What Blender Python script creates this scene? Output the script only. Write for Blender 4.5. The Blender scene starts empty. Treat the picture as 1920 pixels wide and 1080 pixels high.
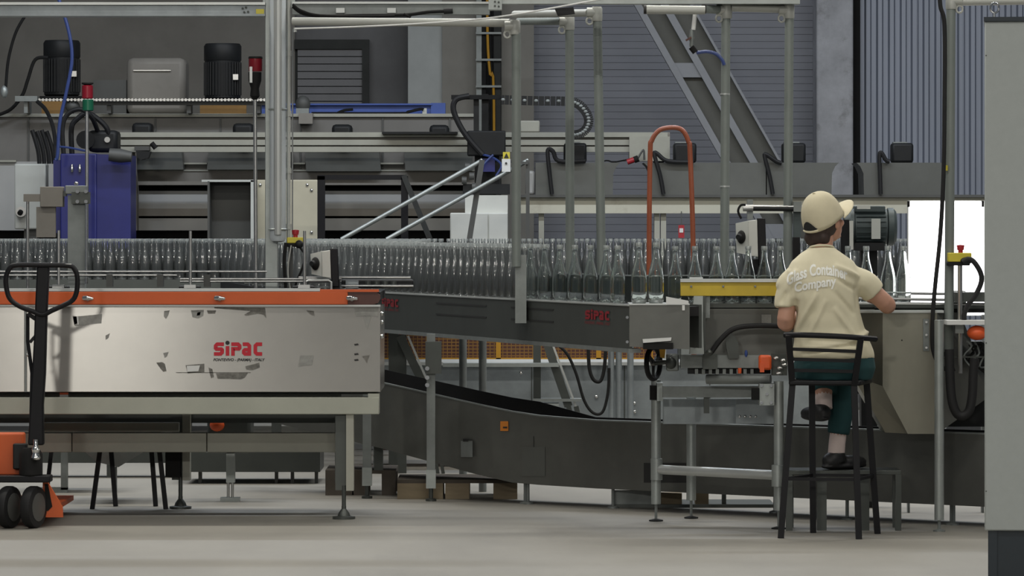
import bpy, bmesh, math, random
from mathutils import Vector, Matrix
from mathutils.bvhtree import BVHTree

random.seed(7)
SC = bpy.context.scene
COL = SC.collection
PI = math.pi

# ------------------------------------------------------------------ camera
F = 7800.0            # focal length in pixels of a 1920 wide frame
HZ = 420.0            # row of the horizon
EYE = 1.5             # eye height in metres
cam_d = bpy.data.cameras.new('camera')
cam = bpy.data.objects.new('camera', cam_d)
COL.objects.link(cam)
cam.location = (0, 0, EYE)
cam.rotation_euler = (PI / 2, 0, 0)
cam_d.sensor_width = 36
cam_d.lens = 36 * F / 1920
cam_d.shift_y = -120 / 1920
cam_d.clip_end = 200
SC.camera = cam

# ------------------------------------------------------------------ world, lamps, exposure
w = bpy.data.worlds.new('hall_air')
SC.world = w
w.use_nodes = True
w.node_tree.nodes['Background'].inputs[0].default_value = (0.62, 0.68, 0.75, 1)
w.node_tree.nodes['Background'].inputs[1].default_value = 0.13

def area(name, loc, sx, sy, power, col, rot=(0, 0, 0)):
    d = bpy.data.lights.new(name, 'AREA')
    d.shape = 'RECTANGLE'; d.size = sx; d.size_y = sy; d.energy = power; d.color = col
    o = bpy.data.objects.new(name, d); COL.objects.link(o)
    o.location = loc; o.rotation_euler = rot
    return o

WARM = (1.0, 0.96, 0.88)
COOL = (0.86, 0.92, 1.0)
for lx, pw in ((-5.6, 560), (4.2, 330)):                       # flood lamps on the far side of the hall, behind the camera
    area('flood_lamp', (lx, -12.0, 6.6), 1.6, 0.8, pw, WARM, (math.radians(80), 0, 0))
for lx in (-4.2, 0.6, 5.4):                  # unseen roof lamps, stretched long to widen the glints on bottles
    area('strip_lamp', (lx, 6.0, 6.8), 3.6, 0.25, 110, WARM)
    area('strip_lamp', (lx, 12.0, 6.8), 3.6, 0.25, 85, WARM)
    area('strip_lamp', (lx, 17.3, 6.8), 3.6, 0.25, 95, WARM)
    area('strip_lamp', (lx, 23.0, 6.8), 3.6, 0.25, 175, WARM)
    area('strip_lamp', (lx, 27.6, 6.9), 3.6, 0.25, 215, COOL)
SC.view_settings.view_transform = 'Standard'
SC.view_settings.look = 'None'
SC.view_settings.gamma = 1
SC.view_settings.use_curve_mapping = False
SC.view_settings.exposure = 0.0
SC.cycles.use_denoising = True
SC.cycles.max_bounces = 16
SC.cycles.transmission_bounces = 14
SC.cycles.transparent_max_bounces = 40
SC.cycles.glossy_bounces = 5
SC.cycles.diffuse_bounces = 3
SC.cycles.caustics_reflective = False
SC.cycles.caustics_refractive = True
SC.cycles.sample_clamp_indirect = 6

# ------------------------------------------------------------------ materials
MATS = {}
def mat(name, col, rough=0.5, metal=0.0, var=0.12, scale=6.0, emis=None, estr=0.0, bump=0.0, alpha=None,
        stretch=(1, 1, 1), aniso=0.0, dirt=None, dirt_amt=0.0, dirt_scale=3.0, coat=0.0, spec=0.5):
    if name in MATS: return MATS[name]
    m = bpy.data.materials.new(name); m.use_nodes = True
    nt = m.node_tree; N = nt.nodes; L = nt.links
    b = N['Principled BSDF']
    b.inputs['Roughness'].default_value = rough
    b.inputs['Metallic'].default_value = metal
    b.inputs['Specular IOR Level'].default_value = spec
    if coat: b.inputs['Coat Weight'].default_value = coat
    tc = N.new('ShaderNodeTexCoord'); mp = N.new('ShaderNodeMapping')
    mp.inputs['Scale'].default_value = stretch
    L.new(tc.outputs['Object'], mp.inputs['Vector'])
    nz = N.new('ShaderNodeTexNoise'); nz.inputs['Scale'].default_value = scale
    nz.inputs['Detail'].default_value = 6; nz.inputs['Roughness'].default_value = 0.65
    L.new(mp.outputs[0], nz.inputs['Vector'])
    r = N.new('ShaderNodeValToRGB')
    r.color_ramp.elements[0].position = 0.3; r.color_ramp.elements[1].position = 0.7
    r.color_ramp.elements[0].color = tuple(max(0, c * (1 - var)) for c in col) + (1,)
    r.color_ramp.elements[1].color = tuple(min(1, c * (1 + var)) for c in col) + (1,)
    L.new(nz.outputs['Fac'], r.inputs['Fac'])
    out = r.outputs['Color']
    if dirt:
        n2 = N.new('ShaderNodeTexNoise'); n2.inputs['Scale'].default_value = dirt_scale
        n2.inputs['Detail'].default_value = 9; n2.inputs['Roughness'].default_value = 0.7
        L.new(mp.outputs[0], n2.inputs['Vector'])
        r2 = N.new('ShaderNodeValToRGB')
        r2.color_ramp.elements[0].position = 0.55; r2.color_ramp.elements[1].position = 0.72
        r2.color_ramp.elements[1].color = (dirt_amt,) * 3 + (1,)
        L.new(n2.outputs['Fac'], r2.inputs['Fac'])
        mx = N.new('ShaderNodeMix'); mx.data_type = 'RGBA'
        L.new(r2.outputs['Color'], mx.inputs['Factor'])
        L.new(out, mx.inputs['A']); mx.inputs['B'].default_value = dirt + (1,)
        out = mx.outputs['Result']
    L.new(out, b.inputs['Base Color'])
    if bump:
        bp = N.new('ShaderNodeBump'); bp.inputs['Strength'].default_value = bump; bp.inputs['Distance'].default_value = 0.01
        L.new(nz.outputs['Fac'], bp.inputs['Height']); L.new(bp.outputs[0], b.inputs['Normal'])
    if aniso:
        b.inputs['Anisotropic'].default_value = aniso
        tg = N.new('ShaderNodeTangent'); tg.direction_type = 'RADIAL'; tg.axis = 'Z'; b.inputs['Anisotropic Rotation'].default_value = 0.25
        L.new(tg.outputs[0], b.inputs['Tangent'])
    if emis:
        b.inputs['Emission Color'].default_value = emis + (1,); b.inputs['Emission Strength'].default_value = estr
    MATS[name] = m
    return m

def glass_mat(name, tint, rough=0.02):
    m = bpy.data.materials.new(name); m.use_nodes = True
    b = m.node_tree.nodes['Principled BSDF']
    b.inputs['Base Color'].default_value = tint + (1,)
    b.inputs['Roughness'].default_value = rough
    b.inputs['IOR'].default_value = 1.5
    b.inputs['Transmission Weight'].default_value = 1
    MATS[name] = m
    return m

def thin_glass(name, tint, edge, haze=0.055):
    """a thin glass wall: see-through face-on, tinted and mirror-like towards its edges"""
    m = bpy.data.materials.new(name); m.use_nodes = True
    nt = m.node_tree; N = nt.nodes; L = nt.links
    N.remove(N['Principled BSDF'])
    lw = N.new('ShaderNodeLayerWeight'); lw.inputs['Blend'].default_value = 0.35
    mixc = N.new('ShaderNodeMix'); mixc.data_type = 'RGBA'
    mixc.inputs['A'].default_value = tint + (1,); mixc.inputs['B'].default_value = edge + (1,)
    L.new(lw.outputs['Facing'], mixc.inputs['Factor'])
    tr = N.new('ShaderNodeBsdfTransparent'); L.new(mixc.outputs['Result'], tr.inputs['Color'])
    gl = N.new('ShaderNodeBsdfGlossy'); gl.inputs['Roughness'].default_value = 0.10
    fr = N.new('ShaderNodeFresnel'); fr.inputs['IOR'].default_value = 2.1
    ms = N.new('ShaderNodeMixShader')
    L.new(fr.outputs[0], ms.inputs[0]); L.new(tr.outputs[0], ms.inputs[1]); L.new(gl.outputs[0], ms.inputs[2])
    df = N.new('ShaderNodeBsdfTranslucent'); df.inputs['Color'].default_value = (0.80, 0.84, 0.82, 1)
    d2 = N.new('ShaderNodeBsdfDiffuse'); d2.inputs['Color'].default_value = (0.80, 0.84, 0.82, 1)
    m0 = N.new('ShaderNodeMixShader'); m0.inputs[0].default_value = 0.6
    L.new(df.outputs[0], m0.inputs[1]); L.new(d2.outputs[0], m0.inputs[2])
    m2 = N.new('ShaderNodeMixShader'); m2.inputs[0].default_value = haze  # pale diffuse share stands in for reflections inside the glass
    L.new(ms.outputs[0], m2.inputs[1]); L.new(m0.outputs[0], m2.inputs[2])
    L.new(m2.outputs[0], N['Material Output'].inputs['Surface'])
    MATS[name] = m
    return m

mat('concrete_floor', (0.265, 0.252, 0.222), 0.6, var=0.10, scale=1.3, dirt=(0.17, 0.165, 0.15), dirt_amt=0.5, dirt_scale=1.1, stretch=(1, 0.35, 1))
mat('dark_plaster', (0.145, 0.145, 0.147), 0.9, var=0.2, scale=1.2)
mat('brown_plaster', (0.20, 0.19, 0.17), 0.9, var=0.2, scale=1.0)
mat('white_paint', (0.42, 0.44, 0.43), 0.8, var=0.06)
mat('brace_web', (0.10, 0.10, 0.088), 0.7, var=0.08)
mat('brace_chord', (0.27, 0.28, 0.30), 0.6, var=0.06)
mat('beige_paint', (0.26, 0.25, 0.225), 0.85, var=0.06)
mat('siding', (0.27, 0.28, 0.315), 0.75, var=0.08, scale=3, stretch=(0.3, 1, 1))
mat('shutter', (0.19, 0.19, 0.195), 0.7, var=0.06)
mat('shutter_frame', (0.03, 0.032, 0.03), 0.8, var=0.2)
mat('concrete_column', (0.46, 0.47, 0.50), 0.95, var=0.22, scale=4, bump=0.3, dirt=(0.14, 0.13, 0.12), dirt_amt=0.7, dirt_scale=3.5)
mat('corrugated', (0.31, 0.34, 0.41), 0.45, 0.3, var=0.1, scale=1.5, stretch=(3, 1, 0.2))
mat('galvanised', (0.38, 0.41, 0.40), 0.42, 0.55, var=0.13, scale=9)
mat('galvanised_dull', (0.24, 0.26, 0.255), 0.5, 0.45, var=0.15, scale=8)
mat('galvanised_blue', (0.28, 0.31, 0.325), 0.4, 0.5, var=0.2, scale=5)
mat('steel_dark', (0.088, 0.096, 0.09), 0.42, 0.5, var=0.12, scale=3)
mat('cullet_steel', (0.135, 0.138, 0.128), 0.4, 0.45, var=0.14, scale=3, dirt=(0.2, 0.2, 0.19), dirt_amt=0.25, dirt_scale=5)
mat('stainless', (0.33, 0.315, 0.26), 0.36, 0.9, var=0.1, scale=3, stretch=(1, 1, 0.4))
mat('panel_steel', (0.45, 0.44, 0.415), 0.21, 0.6, var=0.05, scale=2.5, aniso=0.9)
mat('beam_paint', (0.40, 0.41, 0.35), 0.5, 0.15, var=0.08, scale=3)
mat('frame_paint', (0.36, 0.36, 0.31), 0.55, 0.1, var=0.1, scale=3)
mat('chrome', (0.75, 0.75, 0.74), 0.16, 1.0, var=0.05)
mat('brushed', (0.50, 0.50, 0.49), 0.28, 0.9, var=0.08)
mat('pipe_grey', (0.21, 0.235, 0.222), 0.5, 0.15, var=0.06)
mat('pipe_fitting', (0.46, 0.47, 0.44), 0.45, 0.2, var=0.06)
mat('alu_light', (0.55, 0.57, 0.56), 0.35, 0.4, var=0.05)
mat('orange_paint', (0.60, 0.105, 0.022), 0.5, var=0.08, scale=4)
mat('orange_bright', (0.80, 0.12, 0.03), 0.4, var=0.06)
mat('truck_orange', (0.22, 0.058, 0.026), 0.4, var=0.12)
mat('red_brown_dark', (0.09, 0.035, 0.028), 0.5, var=0.2)
mat('yellow_paint', (0.55, 0.40, 0.035), 0.5, var=0.12, scale=5)
mat('yellow_plastic', (0.62, 0.53, 0.05), 0.4, var=0.05)
mat('guard_yellow', (0.52, 0.27, 0.02), 0.5, var=0.1)
mat('mesh_orange', (0.26, 0.14, 0.035), 0.6, var=0.15)
mat('black_paint', (0.008, 0.008, 0.010), 0.45, var=0.2, spec=0.25)
mat('black_matte', (0.011, 0.011, 0.011), 0.75, var=0.25, spec=0.25)
mat('rubber', (0.015, 0.015, 0.016), 0.6, var=0.2, spec=0.3)
mat('motor_black', (0.013, 0.014, 0.015), 0.5, var=0.2, spec=0.3)
mat('motor_teal', (0.065, 0.085, 0.088), 0.45, 0.2, var=0.12)
mat('grey_machine', (0.17, 0.165, 0.155), 0.6, 0.1, var=0.1, scale=2)
mat('grey_machine_dark', (0.085, 0.087, 0.083), 0.55, 0.15, var=0.12, scale=2)
mat('grey_panel', (0.40, 0.405, 0.40), 0.55, 0.1, var=0.06, scale=2)
mat('brown_machine', (0.25, 0.235, 0.21), 0.6, 0.1, var=0.08)
mat('hood_grey', (0.115, 0.12, 0.112), 0.45, 0.3, var=0.15, scale=2)
mat('cream_paint', (0.52, 0.51, 0.42), 0.55, var=0.06, scale=2, dirt=(0.2, 0.17, 0.12), dirt_amt=0.4, dirt_scale=4)
mat('cream_cabinet', (0.50, 0.47, 0.36), 0.6, var=0.05)
mat('white_box', (0.60, 0.61, 0.57), 0.5, var=0.04)
mat('pale_box', (0.52, 0.54, 0.51), 0.5, var=0.05)
mat('cabinet_grey', (0.40, 0.43, 0.42), 0.55, var=0.03, scale=30)
mat('cabinet_base', (0.018, 0.027, 0.036), 0.5, var=0.1)
mat('blue_paint', (0.020, 0.024, 0.15), 0.4, var=0.1)
mat('blue_beam', (0.05, 0.10, 0.36), 0.5, var=0.1)
mat('blue_hose', (0.035, 0.06, 0.20), 0.4, var=0.1)
mat('red_lens', (0.22, 0.008, 0.018), 0.3, var=0.05)
mat('green_lens', (0.008, 0.10, 0.05), 0.3, var=0.05)
mat('red_plastic', (0.38, 0.02, 0.03), 0.4, var=0.05)
mat('logo_red', (0.52, 0.012, 0.03), 0.5, var=0.05)
mat('logo_red_dull', (0.24, 0.012, 0.02), 0.5, var=0.1)
mat('guard_dark', (0.022, 0.030, 0.027), 0.4, var=0.2)
mat('ink', (0.02, 0.02, 0.02), 0.6, var=0.1)
mat('residue', (0.17, 0.165, 0.15), 0.8, var=0.4, scale=40)
mat('residue_light', (0.30, 0.30, 0.285), 0.8, var=0.2, scale=40)
mat('paper', (0.70, 0.71, 0.70), 0.7, var=0.04)
mat('wood', (0.30, 0.24, 0.16), 0.85, var=0.2, scale=6, stretch=(0.4, 1, 3))
mat('wood_dark', (0.10, 0.085, 0.07), 0.9, var=0.2, scale=6)
mat('screen_white', (0.9, 0.9, 0.9), 0.5, emis=(1.0, 0.98, 1.0), estr=3.2)
mat('tube_plastic', (0.58, 0.63, 0.66), 0.25, var=0.03, coat=0.5)
mat('shirt', (0.70, 0.645, 0.47), 0.9, var=0.04, scale=12)
mat('shirt_print', (0.90, 0.90, 0.85), 0.8, var=0.03)
mat('cap_cloth', (0.62, 0.56, 0.40), 0.9, var=0.05, scale=20)
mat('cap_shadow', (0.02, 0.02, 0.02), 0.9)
mat('trousers', (0.012, 0.055, 0.06), 0.85, var=0.15, scale=12)
mat('skin', (0.50, 0.27, 0.19), 0.55, var=0.06, scale=14)
mat('hair', (0.035, 0.02, 0.016), 0.6, var=0.3, scale=30, stretch=(3, 3, 0.5))
mat('sock', (0.70, 0.58, 0.55), 0.9, var=0.05)
mat('shoe', (0.012, 0.012, 0.013), 0.5, var=0.2)
mat('warn_orange', (0.65, 0.22, 0.03), 0.6, var=0.05)
glass_mat('clear_glass', (0.93, 0.97, 0.95))
thin_glass('bottle_wall', (0.985, 0.99, 0.987), (0.62, 0.68, 0.66))

thin_glass('bottle_glint', (0.95, 0.97, 0.96), (0.6, 0.66, 0.63), 0.30)

# ------------------------------------------------------------------ helpers
def X(px, D): return (px - 960.0) * D / F
def Z(py, D): return EYE - (py - HZ) * D / F
def P(px, py, D): return Vector((X(px, D), D, Z(py, D)))

class MB:
    def __init__(self): self.v = []; self.f = []
    def add(self, vs, fs):
        o = len(self.v); self.v += [Vector(v) for v in vs]; self.f += [tuple(i + o for i in f) for f in fs]; return self
    def box(self, x0, x1, y0, y1, z0, z1):
        x0, x1 = min(x0, x1), max(x0, x1); y0, y1 = min(y0, y1), max(y0, y1); z0, z1 = min(z0, z1), max(z0, z1)
        vs = [(x, y, z) for z in (z0, z1) for y in (y0, y1) for x in (x0, x1)]
        return self.add(vs, [(0, 2, 3, 1), (4, 5, 7, 6), (0, 1, 5, 4), (2, 6, 7, 3), (0, 4, 6, 2), (1, 3, 7, 5)])
    def pb(self, px0, px1, py0, py1, D, dep):     # box whose front face fills a picture rectangle at depth D
        return self.box(X(px0, D), X(px1, D), D, D + dep, Z(py1, D), Z(py0, D))
    def bar(self, p, q, w, h, up=(0, 0, 1)):       # rectangular bar from p to q
        p, q = Vector(p), Vector(q); d = (q - p).normalized(); u = Vector(up)
        if abs(d.dot(u)) > 0.98: u = Vector((0, 1, 0))
        s = d.cross(u).normalized(); u = s.cross(d).normalized()
        vs = []
        for c in (p, q):
            for a, b in ((-1, -1), (1, -1), (1, 1), (-1, 1)): vs.append(c + s * a * w / 2 + u * b * h / 2)
        return self.add(vs, [(3, 2, 1, 0), (4, 5, 6, 7), (0, 1, 5, 4), (1, 2, 6, 5), (2, 3, 7, 6), (3, 0, 4, 7)])
    def tube(self, pts, r, n=10, closed=False, sm=0):
        pts = [Vector(p) for p in pts]
        if sm: pts = spline(pts, sm, closed)
        rr = r if isinstance(r, (list, tuple)) else [r] * len(pts)
        m = len(pts); vs = []; fs = []
        d0 = (pts[1] - pts[0]).normalized()
        u = d0.orthogonal().normalized()
        for i, p in enumerate(pts):
            if closed: d = (pts[(i + 1) % m] - pts[i - 1]).normalized()
            elif i == 0: d = d0
            elif i == m - 1: d = (pts[-1] - pts[-2]).normalized()
            else: d = (pts[i + 1] - pts[i - 1]).normalized()
            u = (u - d * u.dot(d)).normalized(); s = d.cross(u)
            for k in range(n):
                a = 2 * PI * k / n
                vs.append(p + (u * math.cos(a) + s * math.sin(a)) * rr[i])
        for i in range(m if closed else m - 1):
            j = (i + 1) % m
            for k in range(n):
                fs.append((i * n + k, i * n + (k + 1) % n, j * n + (k + 1) % n, j * n + k))
        if not closed:
            fs.append(tuple(range(n - 1, -1, -1))); fs.append(tuple((m - 1) * n + k for k in range(n)))
        return self.add(vs, fs)
    def cyl(self, p, q, r, r2=None, n=16):
        return self.tube([p, q], [r, r if r2 is None else r2], n)
    def lathe(self, prof, c, n=16, axis=(0, 0, 1)):
        c = Vector(c); ax = Vector(axis).normalized(); u = ax.orthogonal().normalized(); s = ax.cross(u)
        vs = []; fs = []
        for r, z in prof:
            for k in range(n):
                a = 2 * PI * k / n
                vs.append(c + ax * z + (u * math.cos(a) + s * math.sin(a)) * max(r, 1e-5))
        for i in range(len(prof) - 1):
            for k in range(n):
                fs.append((i * n + k, i * n + (k + 1) % n, (i + 1) * n + (k + 1) % n, (i + 1) * n + k))
        fs.append(tuple(range(n - 1, -1, -1))); fs.append(tuple((len(prof) - 1) * n + k for k in range(n)))
        return self.add(vs, fs)
    def ell(self, c, r, n=16, m=10, rot=None):
        c = Vector(c); vs = []; fs = []
        for i in range(m + 1):
            t = PI * i / m
            for k in range(n):
                a = 2 * PI * k / n
                p = Vector((r[0] * math.sin(t) * math.cos(a), r[1] * math.sin(t) * math.sin(a), r[2] * math.cos(t)))
                if rot is not None: p = rot @ p
                vs.append(c + p)
        for i in range(m):
            for k in range(n):
                fs.append((i * n + k, (i + 1) * n + k, (i + 1) * n + (k + 1) % n, i * n + (k + 1) % n))
        return self.add(vs, fs)
    def prism(self, poly, off):                     # 3D outline swept along off
        off = Vector(off); n = len(poly); vs = [Vector(p) for p in poly] + [Vector(p) + off for p in poly]
        fs = [tuple(range(n)), tuple(range(2 * n - 1, n - 1, -1))]
        for k in range(n): fs.append((k, n + k, n + (k + 1) % n, (k + 1) % n))
        return self.add(vs, fs)
    def pp(self, pix, D, dep):                      # picture outline at depth D, swept back
        return self.prism([P(x, y, D) for x, y in pix], (0, dep, 0))
    def loft(self, rings, cap=True):                # rings of (centre, rx, ry[, rot]) stacked
        n = 20; vs = []; fs = []
        for rg in rings:
            c, rx, ry = Vector(rg[0]), rg[1], rg[2]
            rot = rg[3] if len(rg) > 3 else None
            for k in range(n):
                a = 2 * PI * k / n
                p = Vector((rx * math.cos(a), ry * math.sin(a), 0))
                if rot is not None: p = rot @ p
                vs.append(c + p)
        for i in range(len(rings) - 1):
            for k in range(n):
                fs.append((i * n + k, i * n + (k + 1) % n, (i + 1) * n + (k + 1) % n, (i + 1) * n + k))
        if cap:
            fs.append(tuple(range(n - 1, -1, -1))); fs.append(tuple((len(rings) - 1) * n + k for k in range(n)))
        return self.add(vs, fs)
    def mesh(self, name, m, smooth=35):
        me = bpy.data.meshes.new(name)
        me.from_pydata([tuple(v) for v in self.v], [], self.f)
        bm = bmesh.new(); bm.from_mesh(me)
        bmesh.ops.remove_doubles(bm, verts=bm.verts, dist=1e-6)
        bmesh.ops.recalc_face_normals(bm, faces=bm.faces); bm.to_mesh(me); bm.free()
        me.materials.append(MATS[m])
        me.polygons.foreach_set('use_smooth', [True] * len(me.polygons))
        me.set_sharp_from_angle(angle=math.radians(smooth))
        me.update()
        return me
    def build(self, name, m, parent=None, bev=0.0, smooth=35):
        o = bpy.data.objects.new(name, self.mesh(name, m, smooth)); COL.objects.link(o)
        if parent is not None: o.parent = parent
        if bev:
            b = o.modifiers.new('bevel', 'BEVEL'); b.width = bev; b.segments = 2; b.limit_method = 'ANGLE'
        return o

def spline(pts, k, closed=False):
    out = []; n = len(pts)
    rng = range(n if closed else n - 1)
    for i in rng:
        if closed: p0, p1, p2, p3 = pts[i - 1], pts[i], pts[(i + 1) % n], pts[(i + 2) % n]
        else: p0, p1, p2, p3 = pts[max(i - 1, 0)], pts[i], pts[i + 1], pts[min(i + 2, n - 1)]
        for j in range(k):
            t = j / k
            out.append(0.5 * ((2 * p1) + (p2 - p0) * t + (2 * p0 - 5 * p1 + 4 * p2 - p3) * t * t + (3 * p1 - p0 - 3 * p2 + p3) * t ** 3))
    if not closed: out.append(pts[-1])
    return out

ROOTS = []
def tag(o, label, cat, group=None, kind=None):
    o['label'] = label; o['category'] = cat
    if group: o['group'] = group
    if kind: o['kind'] = kind
    ROOTS.append(o); return o
def thing(name, label, cat, group=None):
    o = bpy.data.objects.new(name, None); COL.objects.link(o); o.empty_display_size = 0.1
    return tag(o, label, cat, group)
def struct(name, mb, m, **k):
    o = mb.build(name, m, **k); o['kind'] = 'structure'; return o
def B(*a): return MB().pb(*a)
def T(pix, D, r, n=8, sm=4): return MB().tube([P(x, y, D) for x, y in pix], r, n, sm=sm)

def remesh(mb, vox, smooth_it=4):
    """one closed skin around overlapping solids"""
    me = bpy.data.meshes.new('tmp'); me.from_pydata([tuple(v) for v in mb.v], [], mb.f)
    bm = bmesh.new(); bm.from_mesh(me); bmesh.ops.recalc_face_normals(bm, faces=bm.faces); bm.to_mesh(me); bm.free()
    o = bpy.data.objects.new('tmp', me); COL.objects.link(o)
    r = o.modifiers.new('r', 'REMESH'); r.mode = 'VOXEL'; r.voxel_size = vox
    if smooth_it:
        s = o.modifiers.new('s', 'SMOOTH'); s.iterations = smooth_it; s.factor = 0.5
    dg = bpy.context.evaluated_depsgraph_get()
    out = bpy.data.meshes.new_from_object(o.evaluated_get(dg))
    bpy.data.objects.remove(o); bpy.data.meshes.remove(me)
    return out
def from_mesh(me, name, m, parent=None):
    me.name = name; me.materials.clear(); me.materials.append(MATS[m])
    me.polygons.foreach_set('use_smooth', [True] * len(me.polygons)); me.update()
    o = bpy.data.objects.new(name, me); COL.objects.link(o)
    if parent is not None: o.parent = parent
    return o

def text_verts(s, size, bold=0.0, shear=0.0, space=1.0):
    c = bpy.data.curves.new('t', 'FONT'); c.body = s; c.size = size; c.offset = bold; c.shear = shear
    c.space_character = space; c.align_x = 'CENTER'; c.resolution_u = 3
    o = bpy.data.objects.new('t', c); COL.objects.link(o)
    dg = bpy.context.evaluated_depsgraph_get(); dg.update()
    me = bpy.data.meshes.new_from_object(o.evaluated_get(dg))
    vs = [v.co.copy() for v in me.vertices]; fs = [tuple(p.vertices) for p in me.polygons]
    bpy.data.objects.remove(o); bpy.data.curves.remove(c); bpy.data.meshes.remove(me)
    return vs, fs
def text_on(s, size, origin, ux, uz, name, m, parent, bold=0.0, shear=0.0, space=1.0):
    vs, fs = text_verts(s, size, bold, shear, space)
    mb = MB(); mb.add([Vector(origin) + Vector(ux) * v.x + Vector(uz) * v.y for v in vs], fs)
    return mb.build(name, m, parent)

def stroke(mb, pts, wd, to3):                       # flat ribbon with mitred corners
    n = len(pts); L = []; R = []
    for i in range(n):
        a = Vector(pts[max(i - 1, 0)]); b = Vector(pts[i]); c = Vector(pts[min(i + 1, n - 1)])
        d1 = (b - a).normalized() if i > 0 else (c - b).normalized()
        d2 = (c - b).normalized() if i < n - 1 else d1
        n1 = Vector((-d1.y, d1.x)); n2 = Vector((-d2.y, d2.x)); mt = (n1 + n2).normalized()
        k = wd / 2 / max(0.4, mt.dot(n1))
        L.append(to3(*(b + mt * k))); R.append(to3(*(b - mt * k)))
    mb.add(L + R, [(i, i + 1, n + i + 1, n + i) for i in range(n - 1)])

def word_logo(origin, ux, uz, h, parent, red='logo_red', ink='ink'):
    """square rounded red letters s i p a c with a dark dot on the i"""
    o = Vector(origin); ux = Vector(ux); uz = Vector(uz)
    t3 = lambda x, y: o + ux * (x * h) + uz * (y * h)
    wd = 0.27; lo = wd / 2; hi = 1 - wd / 2; c = 0.12; mid = 0.5
    r = MB()
    def st(p): stroke(r, p, wd, t3)
    st([(0.75, hi), (0.13 + c, hi), (0.13, hi - c), (0.13, mid + .06), (0.13 + .06, mid), (0.62 - .06, mid), (0.62, mid - .06), (0.62, lo + c), (0.62 - c, lo), (0.0, lo)])
    st([(1.02, 0.0), (1.02, 0.72)])
    st([(1.43, 0.0), (1.43, 0.52), (1.49, 0.52), (1.87, 0.52), (1.93, 0.58), (1.93, hi - c), (1.93 - c, hi), (1.30, hi)])
    st([(2.16, hi), (2.66 - c, hi), (2.66, hi - c), (2.66, 0.0)])
    st([(2.53, lo), (2.33, lo), (2.24, lo + 0.09), (2.24, 0.36), (2.33, 0.45), (2.53, 0.45)])
    st([(3.62, hi), (3.11 + c, hi), (3.11, hi - c), (3.11, lo + c), (3.11 + c, lo), (3.62, lo)])
    r.build('logo', red, parent)
    d = MB(); d.add([t3(1.02 + 0.16 * math.cos(a), 0.97 + 0.16 * math.sin(a)) for a in [2 * PI * k / 12 for k in range(12)]], [tuple(range(12))])
    d.build('logo_dot', ink, parent)


# ------------------------------------------------------------------ the hall
struct('floor', MB().box(-14, 14, 8, 40, -0.2, 0), 'concrete_floor')
DW = 37.0
wall = struct('wall_back', MB().box(-14, 14, DW, DW + 0.3, 0, 7.5), 'dark_plaster')
MB().pb(999, 1531, -200, 780, DW - 0.012, 0.01).build('backing', 'siding', wall)
MB().pb(-300, 553, -200, 330, DW - 0.06, 0.06).build('plaster_panel', 'brown_plaster', wall)
# painted siding boards between the two columns: each board is a piece of its own
bh = 13.2
k = 0
y = -160.0
while y < 640:
    j = random.uniform(-0.006, 0.006)
    MB().pb(1000, 1530, y + 0.5, y + bh - 0.1, DW - 0.035 + j, 0.05).build('siding_board', 'siding', wall)
    y += bh; k += 1
door = MB().pb(552, 692, 74, 700, DW - 0.05, 0.05)
door = struct('door_1', door, 'shutter_frame')
MB().pb(552, 692, 74, 92, DW - 0.11, 0.06).build('lintel', 'shutter_frame', door)
MB().pb(679, 692, 92, 700, DW - 0.11, 0.06).build('jamb', 'shutter_frame', door)
y = 92
while y < 420:
    MB().pb(558, 679, y + 0.8, y + 13.2, DW - 0.085, 0.035).build('shutter_slat', 'shutter', door)
    y += 14
struct('trim_1', B(765, 829, -200, 760, DW - 0.4, 0.4), 'white_paint')
struct('trim_2', B(829, 893, -200, 760, DW - 0.44, 0.44), 'beige_paint')
struct('trim_3', B(940, 1001, -200, 760, DW - 0.44, 0.44), 'beige_paint')
struct('trim_4', B(1531, 1600, -200, 760, DW - 0.5, 0.5), 'concrete_column', bev=0.02)
struct('trim_5', B(1600, 1613, -200, 760, DW - 0.2, 0.2), 'black_matte')
# corrugated sheets
sheet_mb = MB()
def corrugated(px0, px1, D):
    x0, x1 = X(px0, D), X(px1, D); prof = []
    x = x0; pitch = 0.105
    while x < x1:
        for dx, dy in ((0, 0), (0.035, 0), (0.05, -0.035), (0.085, -0.035), (0.1, 0)):
            prof.append((x + dx, D + dy))
        x += pitch
    z0, z1 = 0.0, Z(-200, D); n = len(prof)
    vs = [(a, b, z0) for a, b in prof] + [(a, b, z1) for a, b in prof]
    return MB().add(vs, [(i, i + 1, n + i + 1, n + i) for i in range(n - 1)])
for a, b in ((1613, 1702), (1700, 1789), (1787, 1990)):
    corrugated(a, b, DW - 0.04 - 0.006 * (a > 1650) - 0.006 * (a > 1750)).build('corrugated_sheet', 'corrugated', wall, smooth=20)

t = thing('cable_riser', 'dark vertical cable riser on the wall between two beige columns', 'cables')
for a, b, m in ((893, 903, 'galvanised_dull'), (904, 911, 'black_matte'), (926, 939, 'shutter_frame')):
    B(a, b, -160, 740.5, DW - 0.6, 0.1).build('duct', m, t)
T([(913, -160), (914, 60), (919, 140), (926, 190), (927, 740.5)], DW - 0.62, 0.012).build('cable', 'guard_yellow', t)
T([(918, -160), (919, 80), (922, 190), (921, 740.5)], DW - 0.6, 0.014).build('cable', 'black_matte', t)
for yy in (60, 110, 160):
    B(892, 940, yy, yy + 4, DW - 0.64, 0.03).build('cable_strap', 'galvanised_dull', t)

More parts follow.
